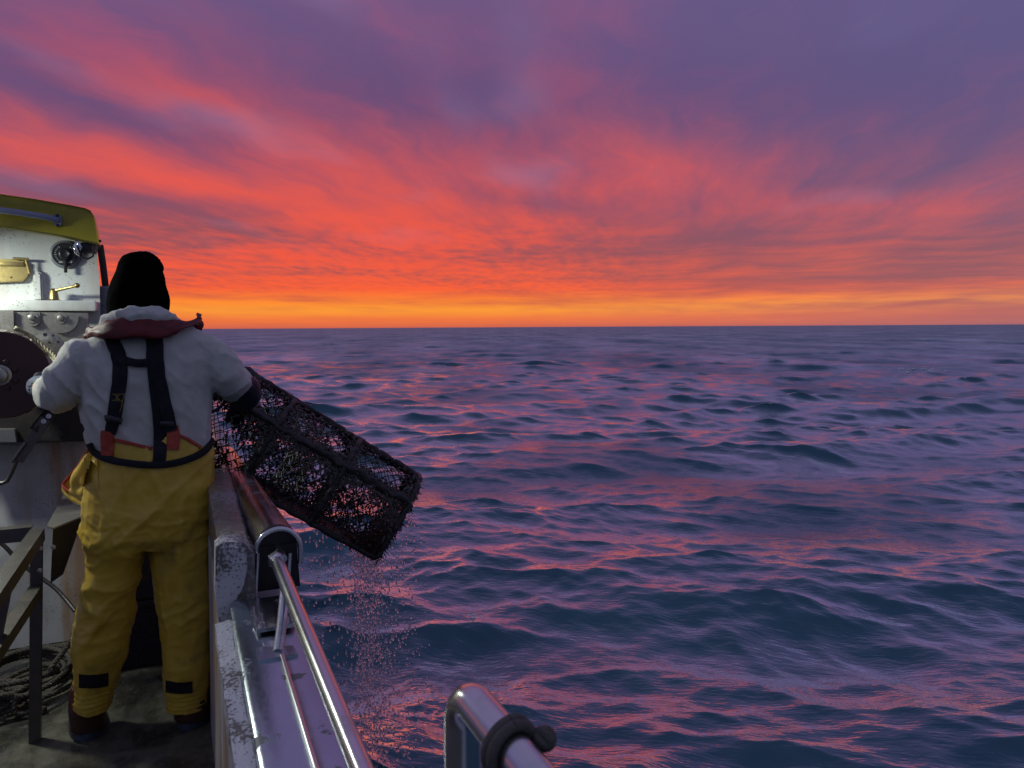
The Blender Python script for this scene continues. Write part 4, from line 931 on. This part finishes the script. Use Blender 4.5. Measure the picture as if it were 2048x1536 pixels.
tube(bm, [shL, at(292, 690, y=3.12), shR], [0.055, 0.07, 0.055], 16)
tube(bm, [shL, elL, haL], [0.05, 0.042, 0.03], 14); tube(bm, [shR, elR, haR], [0.05, 0.042, 0.03], 14)
for L_ in ((235, 1075, 212, 1240, 190, 1420), (360, 1070, 368, 1240, 375, 1412)):
    tube(bm, [at(L_[0], L_[1], y=3.14), at(L_[2], L_[3], y=3.16), at(L_[4], L_[5], y=3.18)], [0.085, 0.062, 0.045], 16)
body = fuse('body', bm, SKIN, man, 0.009, 4)

# oilskin trousers
bm = bmesh.new()
loft(bm, [(192, 850, 415, 842, 0.128), (188, 880, 422, 872, 0.134), (184, 908, 426, 898, 0.140), (170, 962, 428, 952, 0.146), (163, 1025, 430, 1012, 0.150), (164, 1072, 431, 1060, 0.145), (172, 1096, 428, 1084, 0.12)])
loft(bm, [(165, 1055, 302, 1050, 0.130, 3.12), (168, 1095, 296, 1090, 0.124, 3.12), (172, 1130, 284, 1124, 0.115, 3.13), (162, 1180, 274, 1174, 0.108, 3.14), (147, 1235, 276, 1226, 0.104, 3.14), (142, 1290, 262, 1282, 0.100, 3.15), (143, 1345, 240, 1338, 0.094, 3.16), (145, 1390, 226, 1384, 0.090, 3.17), (146, 1416, 221, 1411, 0.090, 3.17)], e=2.2)
loft(bm, [(286, 1050, 432, 1042, 0.130, 3.12), (296, 1095, 431, 1086, 0.124, 3.12), (302, 1130, 429, 1122, 0.116, 3.12), (306, 1180, 428, 1172, 0.110, 3.12), (314, 1235, 427, 1226, 0.105, 3.12), (321, 1290, 425, 1282, 0.100, 3.12), (325, 1345, 421, 1338, 0.096, 3.12), (328, 1390, 417, 1382, 0.092, 3.12), (328, 1416, 416, 1408, 0.092, 3.12)], e=2.2)
kneeL, kneeR = at(205, 1238, y=3.05), at(370, 1300, y=3.03)
def leg_folds(p, n):
    z = p.z; d = 0.0
    knee = math.exp(-((z - 0.48) / 0.11) ** 2); crotch = math.exp(-((z - 0.76) / 0.09) ** 2); ank = math.exp(-((z - 0.20) / 0.08) ** 2)
    left = 1.0 if p.x < -0.11 else 0.55
    q = Vector((p.x * 5 + p.z * 2.5, p.y * 5, p.z * 15 - p.x * 4))
    d += (ridge(q, 3) - 0.35) * (0.007 * knee * left + 0.006 * crotch + 0.004 * ank + 0.001)
    q = Vector((p.x * 3.2 + p.z * 2.2, p.y * 3, p.z * 6.5 - p.x * 3.5 + 2)); d += (ridge(q, 4) - 0.3) * (0.016 * knee * left + 0.012 * crotch + 0.004)
    q = Vector((p.x * 13 + 4, p.y * 11, p.z * 3.2 + p.x * 3))
    d += (ridge(q, 3) - 0.35) * (0.005 + 0.005 * math.exp(-((z - 1.0) / 0.12) ** 2))
    d += 0.006 * mnoise.noise(p * 6) + 0.003 * mnoise.noise(p * 14)
    d += (ridge(Vector((p.x * 17 + p.z * 12, p.y * 14, p.z * 21 - p.x * 9)), 5) - 0.2) * 0.0032 * (0.35 + knee + crotch)
    if z < 0.19: d += 0.0022 * math.sin(z * 2 * math.pi / 0.017)                    # stitched hem
    return d
def rim(px):
    X = [150, 185, 205, 228, 262, 310, 335, 356, 378, 400, 430]; Y_ = [880, 893, 868, 876, 884, 896, 866, 866, 878, 892, 884]
    return float(np.interp(px, X, Y_))
def above_rim(co):
    q = co - CAM; d = q.dot(FWD); px = 1024 + F_PX * q.dot(CR) / d; py = 768 - F_PX * q.dot(CU) / d
    return co.z > 0.9 and (py < rim(px) if co.y < MY + 0.03 else co.z > 1.16)
trousers = fuse('oilskin_trousers', bm, OIL, man, 0.0065, 5, leg_folds, above_rim)

# sweatshirt with its bunched hood
bm = bmesh.new()
loft(bm, [(196, 930, 420, 920, 0.110), (184, 900, 424, 892, 0.118), (168, 866, 421, 858, 0.128), (160, 815, 424, 806, 0.138), (156, 765, 432, 755, 0.142), (152, 722, 438, 712, 0.138), (160, 692, 432, 682, 0.125), (186, 668, 402, 660, 0.105), (222, 650, 356, 645, 0.082), (240, 620, 322, 616, 0.066)])
tube(bm, smooth_path([at(190, 708, y=3.12), at(160, 725, y=3.11), at(134, 755, y=3.10), at(115, 783, y=3.12), at(110, 784, y=3.24), at(102, 779, y=3.36), at(97, 777, y=3.42)], 6), [0.072 + 0.004 * math.sin(i * 0.35) if i < 18 else 0.068 - (i - 18) * 0.00105 for i in range(37)], 20)
tube(bm, smooth_path([at(395, 700, y=3.12), at(428, 722, y=3.11), at(446, 742, y=3.10), at(458, 757, y=3.11), at(470, 768, y=3.18), at(476, 776, y=3.22)], 6), [0.078 if i < 10 else 0.077 - (i - 10) * 0.0007 for i in range(31)], 20)
hood = [at(216, 660, y=3.14), at(224, 645, y=3.06), at(250, 635, y=3.01), at(284, 632, y=2.99), at(318, 635, y=3.01), at(340, 647, y=3.06), at(346, 658, y=3.14), at(330, 655, y=3.22), at(285, 655, y=3.25), at(236, 655, y=3.22)]
tube(bm, smooth_path(hood + [hood[0]], 6), 0.032, 16)
def shirt_folds(p, n):
    d = 0.0; armL = 1.0 if p.x < -0.30 else 0.0; armR = 1.0 if p.x > 0.155 else 0.0
    q = Vector((p.x * 6, p.y * 6, p.z * 6))
    if armL: q = Vector((p.x * 16 + p.z * 9, p.y * 9, p.z * 4 - p.x * 5)); d += (ridge(q, 3) - 0.4) * 0.014
    elif armR: q = Vector((p.x * 8 - p.z * 9 + 3, p.y * 8, p.z * 7)); d += (ridge(q, 3) - 0.4) * 0.008
    else:
        side = math.exp(-((p.x + 0.29) / 0.09) ** 2)
        q = Vector((p.x * 11 + p.z * 5, p.y * 8, p.z * 9 + p.x * 6)); d += (ridge(q, 3) - 0.4) * (0.004 + 0.010 * side)
        q = Vector((p.x * 9, p.y * 6, p.z * 2.0)); d += (ridge(q, 2) - 0.4) * 0.006
    if p.z > 1.50: d += (ridge(Vector((p.x * 7, p.y * 7, p.z * 30)), 3) - 0.4) * 0.010
    return d + 0.003 * mnoise.noise(p * 7) + 0.0008 * mnoise.noise(p * 22) + (ridge(Vector((p.x * 22 + p.z * 11, p.y * 14, p.z * 17 - p.x * 8)), 5) - 0.2) * 0.0016
shirt = fuse('sweatshirt', bm, SHIRT, man, 0.0065, 4, shirt_folds)
def bvh(*objs):
    vs, fs = [], []
    for o in objs:
        k = len(vs); vs += [v.co.copy() for v in o.data.vertices]; fs += [tuple(i + k for i in p.vertices) for p in o.data.polygons]
    return BVHTree.FromPolygons(vs, fs)
TREE = bvh(trousers, shirt)
def on(px, py, off=0.0, tree=None):
    v = (at(px, py, d=1.0) - CAM).normalized(); h = (tree or TREE).ray_cast(CAM, v)
    if h[0] is None: return at(px, py, y=MY - 0.1), Vector((0, -1, 0))
    n = h[1] if h[1].dot(v) < 0 else -h[1]; return h[0] + n * off, n
def ribbon(name, path, wid, m, parent=man, th=0.004, off=0.006, wpx=None, nseg=10, sm=4):
    """Webbing laid on the clothes along a path."""
    P2 = smooth_path([(a, c, 0) for a, c in path], nseg); pos, nor = [], []
    for q in P2:
        h, n = on(q.x, q.y, off); pos.append(h); nor.append(n)
    for _ in range(sm):
        pos = [pos[0]] + [(pos[i - 1] + pos[i] * 2 + pos[i + 1]) / 4 for i in range(1, len(pos) - 1)] + [pos[-1]]
        nor = [nor[0]] + [(nor[i - 1] + nor[i] * 2 + nor[i + 1]).normalized() for i in range(1, len(nor) - 1)] + [nor[-1]]
    bm = bmesh.new(); rows = []
    for i, (p, n) in enumerate(zip(pos, nor)):
        t = (pos[min(i + 1, len(pos) - 1)] - pos[max(i - 1, 0)]).normalized(); n = (n - t * n.dot(t)).normalized(); s = t.cross(n)
        w = (wid if not isinstance(wid, (list, tuple)) else float(np.interp(i / (len(pos) - 1), np.linspace(0, 1, len(wid)), wid))) / 2
        rows.append([bm.verts.new(p + s * a + n * c) for a, c in ((-w, -0.006), (-w, th * 0.7), (-w * 0.8, th), (w * 0.8, th), (w, th * 0.7), (w, -0.006))])
    for a, c in zip(rows, rows[1:]):
        for k in range(6): bm.faces.new((a[k], a[(k + 1) % 6], c[(k + 1) % 6], c[k]))
    bm.faces.new(rows[0]); bm.faces.new(rows[-1][::-1])
    return bm_obj(name, bm, m, parent, angle=50)
PXM = 1 / 548.0                                                   # metres per photo pixel at the fisherman
harness = ribbon('harness_strap', [(306, 655), (309, 690), (311, 730), (316, 780), (321, 840), (321, 890), (318, 928)], [28 * PXM, 30 * PXM, 31 * PXM, 30 * PXM, 27 * PXM, 24 * PXM, 23 * PXM], BLACKW)
lstrap = ribbon('brace_strap', [(218, 672), (233, 702), (241, 728), (239, 765), (234, 800), (228, 835), (222, 866)], [24 * PXM, 26 * PXM, 26 * PXM, 25 * PXM, 25 * PXM, 20 * PXM], BLACKW)
ribbon('brace_strap', [(315, 740), (322, 775), (331, 815), (337, 840), (341, 862)], 23 * PXM, BLACKW, off=0.010)
ribbon('cross_strap', [(232, 719), (250, 722), (275, 726), (298, 724)], 15 * PXM, BLACKW, off=0.009)
ribbon('harness_belt', [(181, 886), (190, 903), (212, 916), (250, 925), (310, 930), (360, 923), (398, 908), (416, 892), (424, 876)], 13 * PXM, BLACKW, off=0.008, sm=8)
ribbon('strap_buckle', [(215, 836), (228, 838), (244, 841)], 12 * PXM, BLACKP, lstrap, 0.008, 0.012, sm=1)
ribbon('strap_buckle', [(319, 846), (331, 846), (345, 848)], 12 * PXM, BLACKP, harness, 0.008, 0.012, sm=1)
# small maker's emblem stitched on the strap
GOLD = cloth_mat('ochre_thread', (0.20, 0.15, 0.05), (0.28, 0.21, 0.07), 0.7, 60, 0.3)
for p_, w_ in (([(226, 787), (237, 788), (249, 788)], 1.2), ([(225, 800), (236, 801), (248, 801)], 1.2), ([(248, 788), (248, 794), (247, 801), (243, 815), (240, 822)], 1.4), ([(233, 790), (236, 792), (240, 790)], 1.6), ([(236, 791), (236, 795), (236, 797)], 2.6), ([(231, 798), (236, 797), (242, 798)], 1.8)):
    ribbon('emblem_thread', p_, w_ * PXM, GOLD, lstrap, 0.0012, 0.0112, nseg=4, sm=1)
# red tabs and piping on the trousers
for pth, w_ in (([(217, 862), (216, 880), (217, 900), (217, 911)], 24), ([(343, 852), (346, 870), (345, 888), (344, 899)], 23)):
    ribbon('brace_tab', pth, w_ * PXM, REDTRIM, trousers, 0.004, 0.007, sm=2)
edge = [(px, rim(px) + 3) for px in list(range(230, 308, 6))]
ribbon('red_piping', edge, 6 * PXM, REDTRIM, trousers, 0.005, 0.005, nseg=2)
ribbon('red_piping', [(px, rim(px) + 3) for px in range(358, 404, 6)], 6 * PXM, REDTRIM, trousers, 0.005, 0.005, nseg=2)
# loose front flap of the bib, showing on the left
fl = [at(184, 896, y=3.10), at(170, 925, y=3.16), at(150, 952, y=3.20), at(131, 972, y=3.22), at(137, 988, y=3.20), at(158, 1004, y=3.15), at(178, 1012, y=3.08)]
bm = bmesh.new(); tube(bm, smooth_path([at(182, 905, y=3.10), at(172, 940, y=3.14), at(160, 968, y=3.16), at(172, 1006, y=3.12)], 6), [0.012 + 0.026 * math.sin(min(1, i / 18) * math.pi) for i in range(19)], 12)
tube(bm, smooth_path(fl, 5), 0.012, 10); tube(bm, [at(150, 972, y=3.17), at(178, 960, y=3.12)], [0.016, 0.03], 10); tube(bm, [at(142, 980, y=3.19), at(178, 985, y=3.11)], [0.012, 0.03], 10)
flap = fuse('bib_flap', bm, OIL, man, 0.006, 4, lambda p, n: 0.004 * mnoise.noise(p * 12))
tubeo('red_piping', smooth_path([at(186, 892, y=3.08), at(172, 912, y=3.13), at(160, 932, y=3.17), at(144, 950, y=3.20), at(130, 968, y=3.215), at(131, 976, y=3.205), at(139, 984, y=3.19)], 6), 0.0125, REDTRIM, flap, 10, squash=0.6)
# black patches above the hems
def patch(name, px0, py0, px1, py1, skew, m, parent):
    bm = bmesh.new(); nx, nz = 12, 6; G = []
    for j in range(nz + 1):
        G.append([])
        for i in range(nx + 1):
            q, n = on(px0 + (px1 - px0) * i / nx, py0 + (py1 - py0) * j / nz + skew * i / nx + 3 * math.sin(math.pi * i / nx), 0.004); G[-1].append(bm.verts.new(q))
    for j in range(nz):
        for i in range(nx): bm.faces.new((G[j][i], G[j][i + 1], G[j + 1][i + 1], G[j + 1][i]))
    r = bmesh.ops.extrude_face_region(bm, geom=bm.faces[:])
    for v in r['geom']:
        if isinstance(v, bmesh.types.BMVert): v.co += Vector((0, 0.006, 0))
    return bm_obj(name, bm, m, parent, angle=60)
patch('ankle_patch', 159, 1348, 216, 1374, -3, BLACKW, trousers); patch('ankle_patch', 333, 1361, 385, 1383, 1, BLACKW, trousers)
patch('side_pocket', 168, 915, 197, 972, 6, OIL, trousers)

# lifejacket collar round the neck
colr = [(170, 676, 660, 3.14), (183, 672, 656, 3.06), (205, 676, 647, 2.99), (235, 677, 640, 2.955), (270, 672, 638, 2.945), (300, 675, 638, 2.94), (322, 676, 640, 2.95), (345, 668, 641, 2.97), (365, 660, 643, 2.99), (383, 655, 640, 3.02), (397, 648, 634, 3.06), (402, 646, 632, 3.11)]
bm = bmesh.new(); rows = []
for i, (px, lo_, hi_, y_) in enumerate(colr):
    A, B_ = at(px, lo_, y=y_), at(px, hi_, y=y_ + 0.035); k = 0.009 if 0 < i < len(colr) - 1 else 0.006; mid = (A + B_) / 2; n = Vector((0, -1, 0.35)).normalized()
    rows.append([bm.verts.new(v) for v in (A, A + n * k * 0.8 + Vector((0, 0, 0.004)), mid + n * k, B_ + n * k * 0.7, B_ + Vector((0, 0, 0.003)), B_ + Vector((0, 0.03, -0.004)), mid + Vector((0, 0.035, 0)), A + Vector((0, 0.03, 0.002)))])
for a, c in zip(rows, rows[1:]):
    for k in range(8): bm.faces.new((a[k], a[(k + 1) % 8], c[(k + 1) % 8], c[k]))
bm.faces.new(rows[0]); bm.faces.new(rows[-1][::-1])
bmesh.ops.recalc_face_normals(bm, faces=bm.faces)
bmesh.ops.subdivide_edges(bm, edges=bm.edges[:], cuts=2, use_grid_fill=True, smooth=0.6)
bm.normal_update()
for v in bm.verts: v.co += v.normal * (0.010 * (ridge(Vector((v.co.x * 9, v.co.y * 9, v.co.z * 26)), 3) - 0.4) + 0.003 * mnoise.noise(v.co * 30))
bm_obj('lifejacket_collar', bm, REDVEST, man, True)
for sx, pxa, pya in ((-1, 172, 668), (1, 400, 642)):
    p0 = at(pxa, pya + 6, y=3.13); tubeo('lifejacket_lobe', smooth_path([p0, p0 + Vector((-sx * 0.01, 0.07, -0.01)), p0 + Vector((-sx * 0.03, 0.13, -0.09)), p0 + Vector((-sx * 0.05, 0.14, -0.25))], 6), [0.006] * 4 + [0.022] * 15, REDVEST, man, 12)

# black beanie
bm = bmesh.new()
loft(bm, [(262, 505, 296, 504, 0.030, 3.15), (244, 512, 308, 510, 0.066, 3.155), (236, 524, 318, 521, 0.090, 3.16), (231, 542, 323, 539, 0.102, 3.16), (222, 562, 331, 558, 0.110, 3.16), (215, 584, 336, 580, 0.114, 3.16), (212, 604, 340, 600, 0.116, 3.16), (213, 622, 340, 618, 0.112, 3.16), (218, 636, 336, 632, 0.105, 3.16)], e=2.1)
tube(bm, smooth_path([at(280, 512, y=3.10), at(300, 520, y=3.11), at(312, 534, y=3.12), at(317, 548, y=3.13)], 5), [0.014 + 0.014 * math.sin(math.pi * i / 15) for i in range(16)], 10)
ball(bm, at(281, 509, y=3.12), 0.013, 2)
fuse('beanie', bm, WOOL, man, 0.006, 2, lambda p, n: 0.0012 * math.sin(math.atan2(p.x + 0.09, p.y - 3.16) * 90) + 0.004 * mnoise.noise(p * 16))

# gloved hands
def hand(name, wrist, palm_dir, side, curl_dir, m, cuff_pts, cuff_r, flare=None):
    """A palm with four curled fingers and a thumb leaving the side of the palm."""
    pd, sd, cd_ = palm_dir.normalized(), side.normalized(), curl_dir.normalized()
    bm = bmesh.new(); tube(bm, cuff_pts, cuff_r, 18)
    kn = wrist + pd * 0.085
    for k in (-1.5, -0.5, 0.5, 1.5): tube(bm, [wrist + sd * k * 0.013, wrist + pd * 0.045 + sd * k * 0.019, kn + sd * k * 0.021], [0.020, 0.020, 0.0145], 12)
    for k, L in ((-1.5, 0.88), (-0.5, 1.0), (0.5, 0.96), (1.5, 0.78)):
        b0 = kn + sd * k * 0.021; p1 = b0 + (pd * 0.75 + cd_ * 0.65).normalized() * 0.040 * L
        p2 = p1 + (pd * -0.05 + cd_).normalized() * 0.028 * L; p3 = p2 + (pd * -0.8 + cd_ * 0.55).normalized() * 0.022 * L
        tube(bm, [b0, p1, p2, p3], [0.0125, 0.0115, 0.0105, 0.009], 10); ball(bm, p3, 0.0092, 2)
    t0 = wrist + pd * 0.022 - sd * 0.028; t1 = t0 + (-sd * 0.8 + pd * 0.6 + cd_ * 0.3).normalized() * 0.036; t2 = t1 + (pd * 0.7 + cd_ * 0.7 - sd * 0.1).normalized() * 0.030
    tube(bm, [t0, t1, t2], [0.017, 0.0135, 0.0105], 10); ball(bm, t2, 0.0105, 2)
    return fuse(name, bm, m, man, 0.0042, 2, lambda p, n: 0.0025 * mnoise.noise(p * 30))
wR = at(480, 806, y=3.25)
hand('glove', wR, Vector((0.05, 0.75, -0.35)), Vector((0.85, 0.1, 0.45)), Vector((0.0, 0.25, -1)), GLOVE, smooth_path([at(476, 768, y=3.15), at(488, 776, y=3.19), at(490, 788, y=3.22), at(480, 806, y=3.26)], 4), [0.052 + 0.0015 * i for i in range(8)] + [0.064, 0.062, 0.058, 0.054, 0.048])
wL = at(72, 772, y=3.49)
hand('glove', wL, Vector((0.06, 0.97, 0.08)), Vector((0.1, 0.05, 0.98)), Vector((0.35, 0.9, -0.1)), GLOVE, [at(90, 776, y=3.40), at(80, 774, y=3.45), wL], [0.040, 0.042, 0.036])
tubeo('knit_cuff', smooth_path([at(96, 777, y=3.39), at(85, 775, y=3.44), at(77, 774, y=3.475)], 5), [0.046] * 8 + [0.044] * 3, CUFFM, man, 20)

# boots
def boot(px, py, yaw, y_):
    h = at(px, py, z=0.0); f = Vector((math.sin(yaw), math.cos(yaw), 0)); s = Vector((math.cos(yaw), -math.sin(yaw), 0))
    b0 = Vector((h.x, h.y, 0)) + f * 0.055
    bm = bmesh.new()
    tube(bm, [b0 + Vector((0, 0, 0.03)) - f * 0.01, b0 + Vector((0, 0, 0.10)) - f * 0.012, b0 + Vector((0, 0, 0.15)), b0 + Vector((0, 0, 0.19))], [0.062, 0.060, 0.056, 0.050], 22)
    tube(bm, [b0 + Vector((0, 0, 0.055)), b0 + f * 0.09 + Vector((0, 0, 0.058)), b0 + f * 0.16 + Vector((0, 0, 0.048)), b0 + f * 0.205 + Vector((0, 0, 0.044))], [0.055, 0.050, 0.046, 0.030], 18)
    o = fuse('boot', bm, BOOT, man, 0.006, 4, lambda p, n: 0.003 * mnoise.noise(p * 14))
    bm = bmesh.new(); n = 26; A, B_ = [], []
    for k in range(n):
        a = 2 * math.pi * k / n; w = 0.062 if math.cos(a) < 0 else 0.054
        q = b0 + f * (0.072 + 0.142 * math.cos(a)) + s * (w * math.sin(a) * (1.0 - 0.12 * math.cos(a)))
        A.append(bm.verts.new(q + Vector((0, 0, 0.0015)))); B_.append(bm.verts.new(q + Vector((0, 0, 0.036 if math.cos(a) < 0.2 else 0.026))))
    bm.faces.new(A[::-1]); bm.faces.new(B_)
    for k in range(n): bm.faces.new((A[k], A[(k + 1) % n], B_[(k + 1) % n], B_[k]))
    bm_obj('sole', bm, SOLE, o, angle=50)
boot(176, 1480, -0.10, 0); boot(376, 1459, 0.30, 0)

settle()
